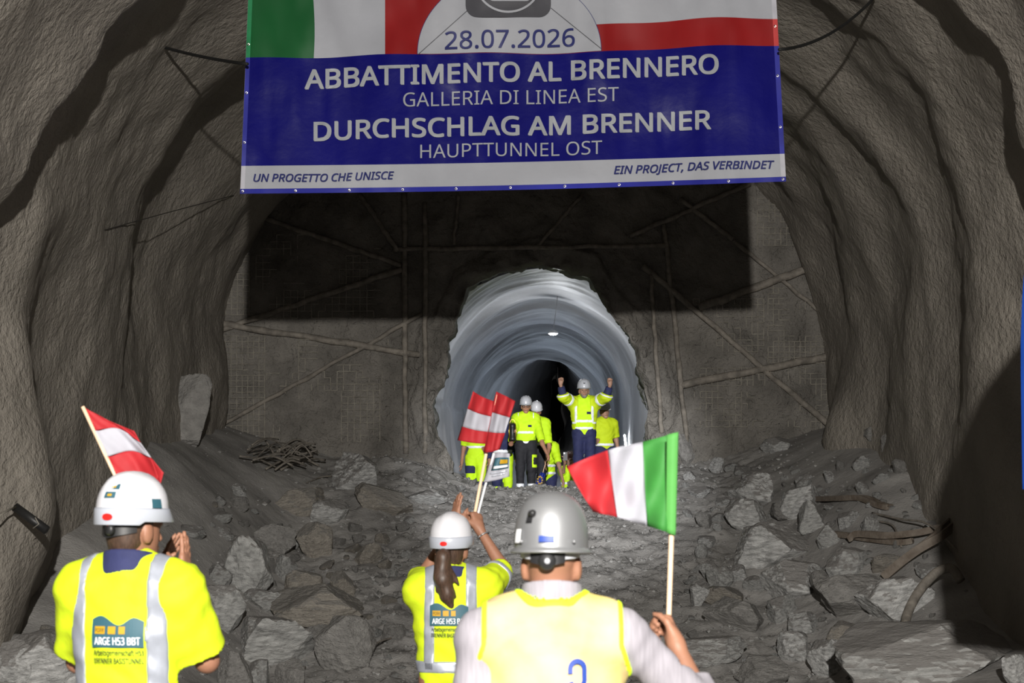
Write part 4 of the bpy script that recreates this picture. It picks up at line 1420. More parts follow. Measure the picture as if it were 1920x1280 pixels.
def hat_patch(p, az, el, w, h, m, name, full=False, r=1.03, n=6, tilt=0.0):
    """small sticker wrapped on the helmet"""
    V, Fs = [], []
    for j in range(n + 1):
        for i in range(n + 1):
            V.append(p.hat_pt(az + (i / n - .5) * w / .13 / math.cos(el), el + (j / n - .5) * h / .14, r, full))
    for j in range(n):
        for i in range(n):
            a = j * (n + 1) + i
            Fs.append((a, a + 1, a + n + 2, a + n + 1))
    return pmesh(name, V, Fs, m, p.shell)
def sidex(a, b): return lambda q, P: np.maximum(a - q[:, 0], q[:, 0] - b)
def bandz(a, b): return lambda q, P: np.maximum(a - q[:, 2], q[:, 2] - b)
def backside(): return lambda q, P: q[:, 1] - .0
def arm_band(p, sd, t0, t1):
    def f(q, P):
        if t1 <= 1: a, e, o = p.J['sh' + sd], p.J['el' + sd], 0
        else: a, e, o = p.J['el' + sd], p.J['wr' + sd], 1
        ax = (e - a); L = np.linalg.norm(ax)
        t = ((P - a.astype(np.float32)) @ (ax / L).astype(np.float32)) / L + o
        rad = np.linalg.norm(P - (a + np.outer(t - o, ax)), axis=1)
        return np.maximum(np.maximum((t0 - t) * L, (t - t1) * L), rad - .12)
    return f

# ------------------------------------------------------------------ man with the silver helmet (nearest)
C = Person('man in silver helmet, striped shirt and pale yellow vest waving an Italian flag', (.115, 5.8, 0), 0.0, 1.725,
           joints=dict(shR=(.205, -.01, 1.40), shL=(-.205, -.01, 1.40), elR=at(1322, 1330, 5.92), wrR=at(1268, 1208, 6.02)), head=(-.12, -.05))
C.hand('R', (-.25, .75, .62), (-.9, -.1, .0), curl=(1.25, 1.35, 1.0), thumb=.7)
C.hand('L', (0, .2, -1), (.8, .3, 0), curl=(.4, .4, .3))
C.body(.008, M_skin_near)
C.top(.008, M_shirt, sleeves=(1.95, 1.45), g=.008, hem=.84, wr=.003)
C.collar(.005, M_shirt, g=.020, hgt=.10)
C.trousers(.012, M_navy); C.shoes()
C.hair(.005, M_hairg, low=.012, front=-.035, g=.002)
# sleeveless vest
vp = [p.grow(.024) for p in C.torso(.006)]
def vest_cut(P):
    q = C.L(P)
    d = .84 - q[:, 2]
    d = np.maximum(d, np.abs(q[:, 0]) - (.255 - .05 * np.clip((q[:, 2] - 1.24) / .14, 0, 1)))
    nk = C.J['neck'].astype(np.float32) + np.array([0, .01, .055], np.float32)
    return np.maximum(d, .094 - np.linalg.norm((P - nk) * np.array([1, 1, .8], np.float32), axis=1))
C.mesh('vest', vp, .007, M_vest, cut=vest_cut, wr=.004)
tp = [p.grow(.027) for p in C.torso(.006)]
def trim_cut(P, neck):
    v = vest_cut(P); q = C.L(P)
    inner = np.maximum(1.27 - q[:, 2], np.abs(q[:, 0]) - .14)
    return np.maximum(np.maximum(v, -(v + .016)), inner if neck else -inner)
C.mesh('neck_trim', tp, .006, M_vtrim, cut=lambda P: trim_cut(P, True), wr=.004)
C.mesh('vest_trim', tp, .006, M_vtrim, cut=lambda P: trim_cut(P, False), wr=.004)
cf = lambda P: union(vp, P)
oC = C.W((.070, -.3, 1.315))
def arcs(r0, r1, sx, a0, a1, sy=1.0, n=18):
    V, Fs = [], []
    for i in range(n + 1):
        a = math.radians(a0 + (a1 - a0) * i / n)
        for r in (r0, r1): V.append((sx + r * math.cos(a), sy * r * math.sin(a)))
    for i in range(n): Fs.append((2*i, 2*i+1, 2*i+3, 2*i+2))
    return V, Fs
for vf in (arcs(.013, .027, 0, 0, 180, 1.05), rect2(.013, -.031, .027, .001, 2, 6), ([(u, v - .030) for u, v in arcs(.013, .027, 0, -165, 0, 1.05)[0]], arcs(.013, .027, 0, -165, 0)[1]), rect2(-.027, -.014, -.013, .001, 2, 3)):
    flat_print(C, cf, vf[0], vf[1], M_pblue, oC, (1, 0, 0), (0, 0, 1), (0, 1, 0), .012, 'emblem')
C.helmet(M_hsilver, 'full')
hat_patch(C, math.pi + .50, .50, .022, .030, M_blk, 'lamp_clip', True, 1.06)
pc = C.hat_pt(math.pi + .47, .56, 1.05, True)
tube('lamp_clip', [pc, pc + Vector((.004, -.02, .004))], [.012, .009], M_blk, C.shell, 8)
hat_patch(C, math.pi + .86, .16, .028, .034, M_pw, 'sticker', True, 1.025)
hat_patch(C, math.pi + .0, .10, .050, .016, M_pblue, 'sticker', True, 1.02)
for az in (.72, -.72):
    q = C.hat_pt(math.pi + az, .06, 1.015, True)
    tube('rivet', [q, q + Vector((0, -.004, 0))], .005, M_hsilver, C.shell, 8)
# harness strap and ratchet knob at the back of the head
V = np.zeros((25, 4, 3))
for i in range(25):
    a = math.pi + (i / 24 - .5) * 2.5
    for j, z in enumerate((.058, .052, .030, .020)):
        V[i, j] = C.HW((.092 * math.sin(a), -.012 + .113 * math.cos(a), z - .012 * (1 - abs(i / 12 - 1))))
grid_mesh('harness_strap', V, M_hgrey, C.shell)
V = np.zeros((15, 4, 3))
for i in range(15):
    a = math.pi + (i / 14 - .5) * 1.15
    for j, z in enumerate((.056, .050, .012, .004)):
        V[i, j] = C.HW((.094 * math.sin(a), -.012 + .118 * math.cos(a), z - .012 * (1 - abs(i / 7 - 1))))
grid_mesh('strap_pad', V, M_blk, C.shell)
kc = Vector(C.HW((0, -.128, .008)))
tube('knob', [kc + Vector((0, .012, 0)), kc, kc + Vector((0, -.012, 0))], [.026, .026, .020], M_blk, C.shell, 18)
tube('knob', [kc + Vector((0, -.008, 0)), kc + Vector((0, -.016, 0))], .008, M_hgrey, C.shell, 12)

# ------------------------------------------------------------------ man on the left, clapping
bA = at(247, 1060, 7.2); yA = -.20
A = Person('man in white helmet and yellow work shirt clapping at the left', (bA.x, 7.2, 0.0), yA, 1.81,
           joints=dict(elR=at(388, 1238, 7.26), wrR=at(342, 1092, 7.52), elL=(-.235, .10, 1.14), wrL=at(302, 1085, 7.66)), head=(-.46, -.02))
A.hand('R', (.06, .25, 1), (-.95, .25, 0), curl=(.06, .08, .06), thumb=.5, size=1.02)
A.hand('L', (.25, .2, .9), (.9, -.3, 0), curl=(.15, .15, .1), thumb=.5)
A.body(.008, M_skin_near)
A.top(.009, M_hvy, sleeves=(.88, .88), g=.028, hem=.80, wr=.004)
for x in (-.150, .135):
    A.tape(.009, M_refl, [sidex(x - .033, x + .033), bandz(.80, 1.6)], prims=A.torso(.028))
A.tape(.009, M_refl, [bandz(.90, .96)], prims=A.torso(.028))
A.collar(.006, M_navy, g=.030, hgt=.075)
A.trousers(.012, M_navy); A.shoes()
A.hair(.005, M_hairb, low=-.085, front=.02, g=.006)
fA = lambda P: union(A.toppr, P)
back_logo(A, fA, A.W((.01, -.3, 1.255)), A.rt, (0, 0, 1), A.fw, .19)
A.helmet(M_hwhite, 'ridge', M_hband)
def works_helmet(p, az0):
    e = p.HW((.125 * math.sin(math.pi + az0), -.012 + .150 * math.cos(math.pi + az0), .043))
    V, Fs = [Vector(e)], []
    for i in range(18):
        a = 2 * math.pi * i / 18
        az = math.pi + az0 + .16 * math.cos(a)
        V.append(Vector(p.HW((.1235 * math.sin(az), -.012 + .1495 * math.cos(az), .043 + .0115 * math.sin(a)))))
    for i in range(18): Fs.append((0, 1 + i, 1 + (i + 1) % 18))
    pmesh('red_badge', V, Fs, M_red, p.shell)
works_helmet(A, -.28)
for (az, el) in ((-.30, .66), (-.25, .44)):
    hat_patch(A, math.pi + az, el, .045, .022, M_teal, 'sticker', r=1.05)
    hat_patch(A, math.pi + az, el - .01, .018, .008, M_py, 'sticker_badge', r=1.06, n=3)
hat_patch(A, math.pi - 1.62, .24, .040, .030, M_teal, 'sticker', r=1.06)
V = np.zeros((19, 4, 3))
for i in range(19):
    a = math.pi + (i / 18 - .5) * 2.3
    for j, z in enumerate((.04, .03, -.02, -.03)):
        V[i, j] = A.HW((.086 * math.sin(a), -.012 + .112 * math.cos(a), z + .02 * abs(i / 9 - 1)))
grid_mesh('harness_strap', V, M_blk, A.shell)
kc = Vector(A.HW((.02, -.125, .0)))
tube('knob', [kc, kc + Vector(tuple(A.HR @ np.array([0, -.016, 0])))], [.024, .018], M_blk, A.shell, 14)
tube('knob', [kc + Vector((0, 0, .018)), kc + Vector(tuple(A.HR @ np.array([0, -.016, .018])))], [.010, .006], M_red, A.shell, 10)

# ------------------------------------------------------------------ woman with ponytail
bB = at(847, 1080, 10.0)
B = Person('woman with brown ponytail and white helmet holding small flags up', (bB.x, 10.0, 0.0), .02, 1.65,
           joints=dict(elR=at(944, 1066, 10.24), wrR=at(899, 992, 10.30), elL=at(792, 1080, 10.22), wrL=at(852, 985, 10.34), shR=(.178, .0, 1.41), shL=(-.165, .0, 1.39)),
           head=(-.25, .05))
B.hand('R', (-.2, .35, .9), (-.6, .7, 0), curl=(1.1, 1.3, .9), thumb=.6)
B.hand('L', (.10, .05, 1), (.8, .5, 0), curl=(.06, .1, .06), thumb=.4)
B.body(.0085, M_skin_near)
B.top(.009, M_hvy, sleeves=(.82, .82), g=.022, hem=.72, wr=.0035)
for x in (-.115, .105):
    B.tape(.010, M_refl, [sidex(x - .030, x + .030), bandz(.97, 1.6)], prims=B.torso(.022))
B.tape(.010, M_refl, [bandz(.965, 1.03)], prims=B.torso(.022))
B.tape(.010, M_refl, [arm_band(B, 'R', .52, .66)])
B.collar(.007, M_navy, g=.026, hgt=.06)
B.trousers(.014, M_navy, top=.86); B.shoes()
B.hair(.006, M_hairb, low=-.09, front=.03, g=.008)
pt = [B.HW((-.005, -.105, .0)), B.HW((-.01, -.155, -.03)), B.HW((-.005, -.175, -.13)), B.HW((.02, -.170, -.23)), B.HW((.045, -.150, -.31))]
tail = [Cap(pt[i], pt[i+1], r0, r1, .02) for i, (r0, r1) in enumerate(((.026, .036), (.036, .042), (.042, .030), (.030, .008)))]
tail += [Cap(pt[1], B.HW((-.035, -.165, -.20)), .028, .010, .02), Cap(pt[1], B.HW((.075, -.15, -.17)), .024, .006, .02), Cap(pt[2], B.HW((.07, -.15, -.25)), .02, .005, .02)]
B.mesh('ponytail', tail, .006, M_hairb, wr=.003)
fB = lambda P: union(B.toppr, P)
back_logo(B, fB, B.W((-.012, -.3, 1.265)), B.rt, (0, 0, 1), B.fw, .19)
B.helmet(M_hwhite, 'ridge', M_hband)
works_helmet(B, .02)
for x in (-.03, .03):
    hat_patch(B, math.pi + x * 6, .92, .016, .006, M_hgrey, 'vent', r=1.03, n=2)
for sx in (1,):
    tube('glasses_arm', [Vector(B.HW((.080, .02, .004))), Vector(B.HW((.072, .10, .0))), Vector(B.HW((.05, .12, -.012)))], .004, M_blk, B.root, 6)
wr_c = B.J['wrR'] + (B.J['elR'] - B.J['wrR']) * .16
ax = unit(B.J['elR'] - B.J['wrR']); u1 = unit(np.cross(ax, [0, 0, 1])); u2 = np.cross(ax, u1)
tube('bracelet', [Vector(wr_c + .033 * (u1 * math.cos(a) + u2 * math.sin(a))) for a in np.linspace(0, 2*math.pi, 17)], .004, M_hsilver, B.root, 6)
# ================================================================== PEOPLE IN THE OPENING
def stand(px, Y, dz=0.0):
    x = (px - 960) / F_PX * Y
    return (x, Y, float(ground(x, Y)) + dz)
def frontside(): return lambda q, P: .02 - q[:, 1]
TW = .0125
M_refl2 = mat('reflective_tape_lit', (.80, .82, .86), .35, var=.05, vscale=30, spec=.6)  # paler tape copy: light thrown back is put into the colour
def dress(p, skin, top_m=M_hv, sleeves=(.85, .85), trousers=M_navy, helmet=None, hstyle='ribbed', collar=M_navy, tapes=((.98, 1.03), (1.12, 1.17)), face=True, hair=M_hairb, hem=.86, **kw):
    p.body(.010, skin)
    p.top(TW, top_m, sleeves=sleeves, g=.016, hem=hem)
    for z0, z1 in tapes: p.tape(TW, M_refl2, [bandz(z0, z1)], prims=p.torso(.016))
    if collar: p.collar(.009, collar, g=.012, hgt=.05)
    p.trousers(TW, trousers); p.shoes()
    if face: p.face(**kw)
    if hair: p.hair(.009, hair, low=-.06, front=.02)
    if helmet: p.helmet(helmet, hstyle)

# ---- man with both fists raised
T1 = Person('grey-bearded man in open yellow jacket raising both fists in the opening', stand(1095, 33.0), math.pi, 1.775,
            joints=dict(elR=at(1056, 743, 32.75), wrR=at(1051, 720, 32.70), elL=at(1137, 743, 32.75), wrL=at(1144, 721, 32.70)), head=(0.02, .02))
T1.hand('R', (0, -.1, 1), (0, -1, 0), curl=(1.3, 1.5, 1.2), thumb=.3, size=1.05)
T1.hand('L', (0, -.1, 1), (0, -1, 0), curl=(1.3, 1.5, 1.2), thumb=.3, size=1.05)
dress(T1, M_skin_dark, sleeves=(1.80, 1.80), top_m=M_navy, tapes=(), helmet=M_hgrey, collar=M_navy, beard=M_hairg, hair=M_hairg)
T1.top(TW, M_hv, sleeves=(.3, .3), g=.024, hem=.88, name='polo_shirt')
for z0, z1 in ((.965, 1.015), (1.085, 1.135)): T1.tape(TW, M_refl2, [bandz(z0, z1)], prims=T1.torso(.024))
def jacket_cut(P):
    q = T1.L(P)
    w = .095 + .06 * np.clip((1.30 - q[:, 2]) / .4, 0, 1)
    front = np.where(q[:, 1] > -.02, w - np.abs(q[:, 0]), -1)
    return np.maximum(T1.topcut0(P), front)
T1.topcut0 = T1.topcut
T1.top(TW, M_hvy, sleeves=(1.22, 1.22), g=.040, hem=.90, name='unseen')
jc = bpy.data.objects.remove(T1.root.children[-1]); T1.topcut0 = T1.topcut
T1.topcut = jacket_cut
T1.mesh('jacket', T1.toppr, TW, M_hvy, cut=jacket_cut, wr=.004)
for sx in (-1, 1):
    T1.tape(TW, M_refl2, [sidex(sx * .135 - .022, sx * .135 + .022), bandz(1.08, 1.36), frontside()], prims=T1.torso(.040))
    T1.tape(TW, M_refl2, [bandz(1.06, 1.10), sidex(min(sx * .09, sx * .22), max(sx * .09, sx * .22)), frontside()], prims=T1.torso(.040))
for sd in 'LR':
    T1.tape(TW, M_refl2, [arm_band(T1, sd, .42, .62)]); T1.tape(TW, M_refl2, [arm_band(T1, sd, 1.02, 1.16)])
flat_print(T1, lambda P: union(T1.torso(.026), P), *rect2(-.035, -.02, .035, .02, 2, 2), M_navy, T1.W((-.075, .4, 1.24)), -T1.rt, (0, 0, 1), -T1.fw, .006, 'emblem')
hat_patch(T1, 0, .55, .03, .045, M_blk, 'emblem', r=1.03)

# ---- woman with glasses
T2 = Person('woman with grey helmet and glasses carrying a small lantern in the opening', stand(986, 32.7, -.05), math.pi, 1.59,
            joints=dict(elR=at(958, 832, 32.35), wrR=at(964, 816, 32.15), elL=at(1017, 832, 32.5), wrL=at(1028, 855, 32.35), knL=(-.10, .10, .50), anL=(-.105, .04, .10)), head=(0.0, -.06))
T2.hand('R', (-.2, -.5, .6), (.7, -.5, .2), curl=(.9, 1.0, .7), thumb=.5)
T2.hand('L', (.2, -.2, -1), (-.8, 0, 0), curl=(.4, .4, .3))
dress(T2, M_skin, sleeves=(.88, .88), trousers=M_black, helmet=M_hgrey, collar=M_black, tapes=((.93, .98), (1.11, 1.16)), glasses=True, hem=.80)
T2.tape(TW, M_refl2, [sidex(-.155, -.12), bandz(1.14, 1.5), frontside()], prims=T2.torso(.016))
T2.tape(TW, M_refl2, [sidex(.12, .155), bandz(1.14, 1.5), frontside()], prims=T2.torso(.016))
flat_print(T2, lambda P: union(T2.torso(.018), P), *rect2(-.03, -.018, .03, .018, 2, 2), M_navy, T2.W((-.07, .4, 1.25)), -T2.rt, (0, 0, 1), -T2.fw, .006, 'emblem')
def leg_tape(p, m, z0, z1, sd, name, out=.006, extra=None):
    pr = [q.grow(.018 + out) for q in p.leg(sd)]
    p.mesh(name, pr, TW, m, cut=lambda P: np.maximum(np.maximum(z0 - p.L(P)[:, 2], p.L(P)[:, 2] - z1), extra(p.L(P)) if extra else -1))
leg_tape(T2, M_hv, .50, .74, 'L', 'pocket', .010, lambda q: np.maximum(q[:, 0] + .105, .0 - q[:, 1] - .06))
leg_tape(T2, M_black, .55, .69, 'L', 'pocket_flap', .014, lambda q: np.maximum(q[:, 0] + .125, .0 - q[:, 1] - .05))
for sd in 'LR': leg_tape(T2, M_refl2, .10, .22, sd, 'gaiter')
ln = at(961, 808, 32.1)
lan = tag(empty('lantern', ln - Vector((0, 0, .16))), 'small dark lantern with golden frame held by the woman with glasses', 'lantern')
M_gold = mat('gold_metal', (.6, .36, .06), .3, metal=.9)
tube('lantern_body', [ln + Vector((0, 0, z)) for z in (-.15, -.13, -.10, .06, .10, .13)], [.05, .06, .045, .045, .06, .02], M_blk, lan, 10)
for sx in (-1, 1): tube('lantern_frame', [ln + Vector((sx * .05, -.02, -.13)), ln + Vector((sx * .058, -.02, .0)), ln + Vector((sx * .045, -.02, .11))], .009, M_gold, lan, 6)
tube('lantern_handle', [ln + Vector((.045 * math.cos(a), -.01, .11 + .08 * math.sin(a))) for a in np.linspace(0, math.pi, 10)], .006, M_gold, lan, 6)

# ---- the others behind them
T3 = Person('worker in lime shirt and trousers mostly hidden behind the folded Austrian flag', stand(893, 34.6), math.pi - .2, 1.70)
T3.hand('R', (0, -.2, -1), (-1, 0, 0)); T3.hand('L', (0, -.2, -1), (1, 0, 0))
dress(T3, M_skin, helmet=M_hwhite, trousers=M_hv, tapes=((1.10, 1.15),))
leg_tape(T3, M_navy, .66, .80, 'R', 'pocket', .010); leg_tape(T3, M_navy, .36, .52, 'L', 'knee_pad', .010); leg_tape(T3, M_refl, .24, .30, 'L', 'reflective_stripe')
T4 = Person('worker in dark jacket and lime overalls behind the small white flag', stand(942, 34.4), math.pi + .2, 1.68)
T4.hand('R', (0, -.2, -1), (-1, 0, 0)); T4.hand('L', (0, -.2, -1), (1, 0, 0))
dress(T4, M_skin, top_m=M_navy, sleeves=(1.9, 1.9), helmet=M_hwhite, trousers=M_hv, tapes=((1.0, 1.06),))
leg_tape(T4, M_navy, .40, .62, 'R', 'knee_pad', .010)
T5 = Person('worker in white helmet standing right behind the woman with glasses', stand(1006, 34.0), math.pi - .15, 1.62, head=(.2, -.2),
            joints=dict(elL=at(1030, 838, 33.9), wrL=at(1024, 864, 33.7)))
T5.hand('R', (0, -.2, -1), (-1, 0, 0)); T5.hand('L', (-.2, -.2, -1), (1, 0, 0))
dress(T5, M_skin, helmet=M_hwhite, hstyle='ridge', trousers=M_black)
T6 = Person('worker in yellow helmet bending forward with one arm hanging', stand(1025, 35.0), math.pi - .35, 1.62, head=(.2, -.35),
            joints=dict(chest=at(1027, 848, 34.75), neck=at(1022, 826, 34.55), head=at(1019, 812, 34.45), shR=at(1010, 834, 34.6), shL=at(1040, 838, 34.65), waist=(0, .05, 1.03),
                        elL=at(1048, 872, 34.5), wrL=at(1056, 903, 34.35), elR=(.22, .30, 1.0), wrR=(.15, .42, .86)))
T6.hand('R', (0, -.4, -.6), (-1, 0, 0)); T6.hand('L', (.1, -.2, -1), (-1, 0, 0), curl=(.5, .5, .4))
dress(T6, M_skin_dark, helmet=M_hyel, hstyle='ridge', trousers=M_navy, hem=.84)
T7 = Person('worker in dark helmet holding up a phone low behind the raised-fists man', (at(1069, 850, 38.5).x, 38.5, at(1069, 850, 38.5).z - 1.66), math.pi, 1.66,
            joints=dict(elR=at(1056, 884, 38.2), wrR=at(1059, 868, 38.0), elL=at(1080, 884, 38.2), wrL=at(1066, 872, 38.0)))
T7.hand('R', (0, -.2, 1), (-1, 0, 0), curl=(.5, .6, .4)); T7.hand('L', (0, -.2, 1), (1, 0, 0), curl=(.5, .6, .4))
dress(T7, M_skin_dark, helmet=M_hdark, top_m=M_hv, collar=None)
ph = at(1060, 855, 37.92)
t = tag(empty('phone', ph), 'black phone held up by the worker in the dark helmet', 'phone')
def boxm(name, c, hx, hy, hz, m, parent=None):
    V = [Vector(c) + Vector((sx * hx, sy * hy, sz * hz)) for sx in (-1, 1) for sy in (-1, 1) for sz in (-1, 1)]
    return pmesh(name, V, [(0,1,3,2),(4,6,7,5),(0,4,5,1),(2,3,7,6),(0,2,6,4),(1,5,7,3)], m, parent, smooth_=False)
boxm('phone_body', ph, .04, .005, .08, M_blk, t); boxm('camera_bump', ph + Vector((-.02, -.006, .055)), .014, .002, .014, M_hgrey, t)
T8 = Person('worker in lime shirt half hidden right behind the raised-fists man', stand(1133, 34.6), math.pi + .3, 1.72)
T8.hand('R', (0, -.2, -1), (-1, 0, 0)); T8.hand('L', (0, -.2, -1), (1, 0, 0))
dress(T8, M_skin_dark, helmet=M_hwhite, hstyle='ridge', top_m=M_hvy, trousers=M_navy, tapes=((1.0, 1.05),), head=None) if False else dress(T8, M_skin_dark, helmet=M_hwhite, hstyle='ridge', top_m=M_hvy, tapes=((1.0, 1.05),))
z9 = at(1143, 812, 37.5)
T9 = Person('rearmost visitor at the right above the Italian flag', (z9.x, 37.5, z9.z - 1.72), math.pi + .4, 1.70)
T9.hand('R', (0, -.2, -1), (-1, 0, 0)); T9.hand('L', (0, -.2, -1), (1, 0, 0))
dress(T9, M_skin_dark, helmet=None, top_m=M_navy, tapes=(), hair=M_hairg)
z0 = at(868, 887, 43.0)
T0 = Person('worker of whom only the white helmet and face show above the rubble at the left', (z0.x, 43.0, z0.z - 1.80), math.pi, 1.75)
T0.hand('R', (0, -.2, -1), (-1, 0, 0)); T0.hand('L', (0, -.2, -1), (1, 0, 0))
dress(T0, M_skin, helmet=M_hwhite, hstyle='ridge', tapes=((1.0, 1.05),))
hat_patch(T0, 0, .45, .05, .05, M_blk, 'headlamp', r=1.04)

# ================================================================== FLAGS
M_fred = mat('flag_red', (.40, .016, .022), .7, var=.08, vscale=14, trans=.25)
M_fwhite = mat('flag_white', (.40, .40, .45), .7, var=.05, vscale=14, trans=.25)
M_fgreen = mat('flag_green', (.032, .19, .03), .7, var=.08, vscale=14, trans=.25)
M_fgreenl = mat('flag_green_hem', (.07, .28, .055), .7, var=.06, vscale=14, trans=.2)
def lerpoly(P, t):
    n = len(P) - 1; i = min(int(t * n), n - 1); f = t * n - i
    # Catmull-Rom through the points
    g = lambda k: np.array(P[min(max(k, 0), n)], float)
    a, b, c, d = g(i - 1), g(i), g(i + 1), g(i + 2)
    return .5 * (2*b + (c-a)*f + (2*a-5*b+4*c-d)*f*f + (3*b-a-3*c+d)*f**3)
def flag_piece(name, top, bot, u0, u1, v0, v1, m, parent, wave=0.0, nu=16, nv=16, wu=9.0, wv=3.0):
    V = np.zeros((nu, nv, 3))
    for i in range(nu):
        u = u0 + (u1 - u0) * i / (nu - 1)
        a, b = lerpoly(top, u), lerpoly(bot, u)
        for j in range(nv):
            v = v0 + (v1 - v0) * j / (nv - 1)
            p = a + (b - a) * v
            p[2] += wave * math.sin(u * wu + v * wv) + wave * .5 * math.sin(u * wu * 2.1 - v * wv * 1.7)
            V[i, j] = at(*p)
    o = grid_mesh(name, V, m, parent)
    md = o.modifiers.new('cloth', 'SOLIDIFY'); md.thickness = .0018
    return o
# Italian flag of the man in the silver helmet
fi = tag(empty('hand_flag', at(1256, 1160, 6.1)), 'green white and red Italian flag on a wooden stick held by the silver-helmet man', 'flag')
top = [(1271,811,6.10),(1205,828,6.14),(1139,844,6.08),(1062,875,6.13)]; bot = [(1266,1001,6.10),(1213,986,6.13),(1158,969,6.09),(1112,960,6.12)]
flag_piece('hem', [(1272,810,6.085),(1262,812,6.08),(1250,815,6.088)], [(1267,1003,6.085),(1258,1001,6.08),(1248,997,6.088)], 0, 1, 0, 1, M_fgreenl, fi, .0, 8, 20)
flag_piece('green_stripe', top, bot, 0, 1/3, 0, 1, M_fgreen, fi, .028)
flag_piece('white_stripe', top, bot, 1/3, 2/3, 0, 1, M_fwhite, fi, .028)
flag_piece('red_stripe', top, bot, 2/3, 1, 0, 1, M_fred, fi, .028)
tube('stick', [at(1265, 815, 6.10), at(1259, 1000, 6.10), at(1254, 1150, 6.10), at(1250, 1250, 6.09)], .0078, M_wood, fi, 10)
# Austrian flag in the woman's hand, folded at the stick
fa = tag(empty('hand_flag', at(893, 965, 10.36)), 'folded red white red Austrian flag held up by the ponytailed woman', 'flag')
YB = 10.36
t1 = [(887,733,YB+.04),(905,744,YB-.02),(926,752,YB+.02)]; b1 = [(858,825,YB+.03),(885,830,YB-.02),(912,832,YB+.02)]
t2 = [(931,734,YB-.01),(948,742,YB-.05),(966,752,YB-.01)]; b2 = [(907,848,YB-.01),(922,847,YB-.05),(937,842,YB-.01)]
for (tp_, bt_) in ((t1, b1), (t2, b2)):
    c1, c2 = (.36, .72) if tp_ is t1 else (.34, .66)
    flag_piece('red_stripe', tp_, bt_, 0, 1, 0, c1, M_fred, fa, .008, 14, 8)
    flag_piece('white_stripe', tp_, bt_, 0, 1, c1, c2, M_fwhite, fa, .008, 14, 8)
    flag_piece('red_stripe', tp_, bt_, 0, 1, c2, 1, M_fred, fa, .008, 14, 8)
flag_piece('fold', [(926,752,YB+.02),(931,734,YB-.01)], [(912,832,YB+.02),(907,848,YB-.01)], 0, 1, 0, 1, M_fred, fa, 0, 4, 10)
tube('stick', [at(932, 740, YB), at(912, 848, YB), at(893, 948, YB), at(884, 990, YB)], .0085, M_wood, fa, 10)
# small white emblem flag, same hand
fw = tag(empty('hand_flag', at(896, 970, 10.33)), 'small white flag with a teal emblem under the folded Austrian flag', 'flag')
tw = [(926,849,10.33),(940,848,10.31),(956,850,10.33)]; bw = [(906,904,10.33),(930,900,10.31),(955,893,10.33)]
flag_piece('cloth', tw, bw, 0, 1, 0, 1, M_fwhite, fw, .006)
def on_flag(m, u0, u1, v0, v1, nm, off=.008):
    sh = lambda P: [(a, b, c - off) for a, b, c in P]
    return flag_piece(nm, sh(tw), sh(bw), u0, u1, v0, v1, m, fw, .006, 8, 6)
on_flag(M_teal, .22, .92, .18, .62, 'emblem'); on_flag(M_py, .52, .86, .26, .42, 'emblem_badge', .013)
on_flag(M_pw, .28, .88, .48, .57, 'emblem_lettering', .013)
on_flag(M_hband, .20, .86, .70, .74, 'lettering_line'); on_flag(M_hband, .30, .80, .80, .84, 'lettering_line')
tube('stick', [at(926, 849, 10.335), at(897, 960, 10.335), at(890, 990, 10.335)], .006, M_pw, fw, 8)
# Austrian flag behind the left man's helmet
fb = tag(empty('hand_flag', at(300, 1062, 7.72)), 'red white red Austrian flag rising from behind the left man\'s helmet', 'flag')
YA = 7.74
tA = [(155,762,YA),(205,786,YA+.05),(250,808,YA),(278,850,YA+.04),(307,886,YA)]; bA_ = [(160,775,YA),(190,832,YA+.03),(218,892,YA),(255,900,YA+.04),(300,907,YA)]
def austr(u):  return u
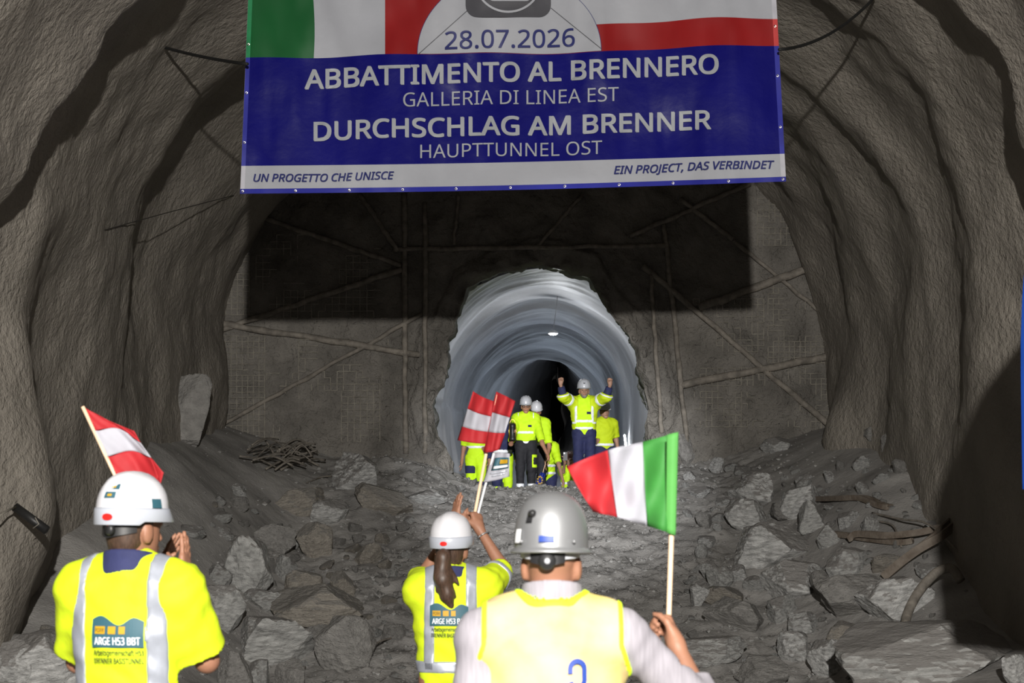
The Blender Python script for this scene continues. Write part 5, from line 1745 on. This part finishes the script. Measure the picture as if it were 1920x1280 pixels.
# pole side is the lower-left edge: stripes run across from it
P0, P1, P2, P3 = (155,762,YA), (218,896,YA+.01), (306,906,YA+.03), (252,808,YA+.05)
tl = [(155,762,YA),(200,786,YA+.03),(252,808,YA+.0)]          # top edge
m1 = [(178,807,YA),(222,803,YA+.03),(264,830,YA+.0)]
m2 = [(200,856,YA),(246,845,YA+.04),(284,858,YA-.01)]
bl = [(218,896,YA),(262,902,YA+.03),(302,908,YA-.01)]
flag_piece('red_stripe', tl, m1, 0, 1, 0, 1, M_fred, fb, .006)
flag_piece('white_stripe', m1, m2, 0, 1, 0, 1, M_fwhite, fb, .006)
flag_piece('red_stripe', m2, bl, 0, 1, 0, 1, M_fred, fb, .006)
flag_piece('red_stripe', [(284,858,YA-.01),(307,886,YA-.03)], [(290,880,YA),(301,908,YA-.02)], 0, 1, 0, 1, M_fred, fb, 0, 5, 8)
tube('stick', [at(155, 762, YA+.006), at(218, 896, YA+.006), at(302, 1074, YA+.0)], .0075, M_wood, fb, 10)
# little blue flag with stars
fe = tag(empty('hand_flag', at(1021, 866, 33.6)), 'small blue flag with yellow stars hanging from a hand in the opening', 'flag')
te = [(1014,885,33.55),(1019,886,33.5),(1023,888,33.55)]; be = [(1002,910,33.55),(1008,913,33.5),(1014,914,33.55)]
flag_piece('cloth', te, be, 0, 1, 0, 1, mat('flag_eu_blue', (.01, .03, .30), .7, var=.1, trans=.2), fe, .01)
for i in range(9):
    a = 2 * math.pi * i / 9
    c = at(1012.5 + 4.2 * math.cos(a), 900 + 7 * math.sin(a), 33.44)
    V = [c + Vector((.022 * (1 if k % 2 == 0 else .42) * math.sin(math.pi * k / 5), 0, .022 * (1 if k % 2 == 0 else .42) * math.cos(math.pi * k / 5))) for k in range(10)]
    V2 = [v + Vector((0, .006, 0)) for v in V]
    pmesh('star', V + V2, [tuple(range(9, -1, -1)), tuple(range(10, 20))] + [(k, (k+1) % 10, 10 + (k+1) % 10, 10 + k) for k in range(10)], M_py, fe, smooth_=False)
tube('stick', [at(1024, 862, 33.56), at(1018, 886, 33.56), at(1005, 912, 33.57)], .006, M_wood, fe, 6)
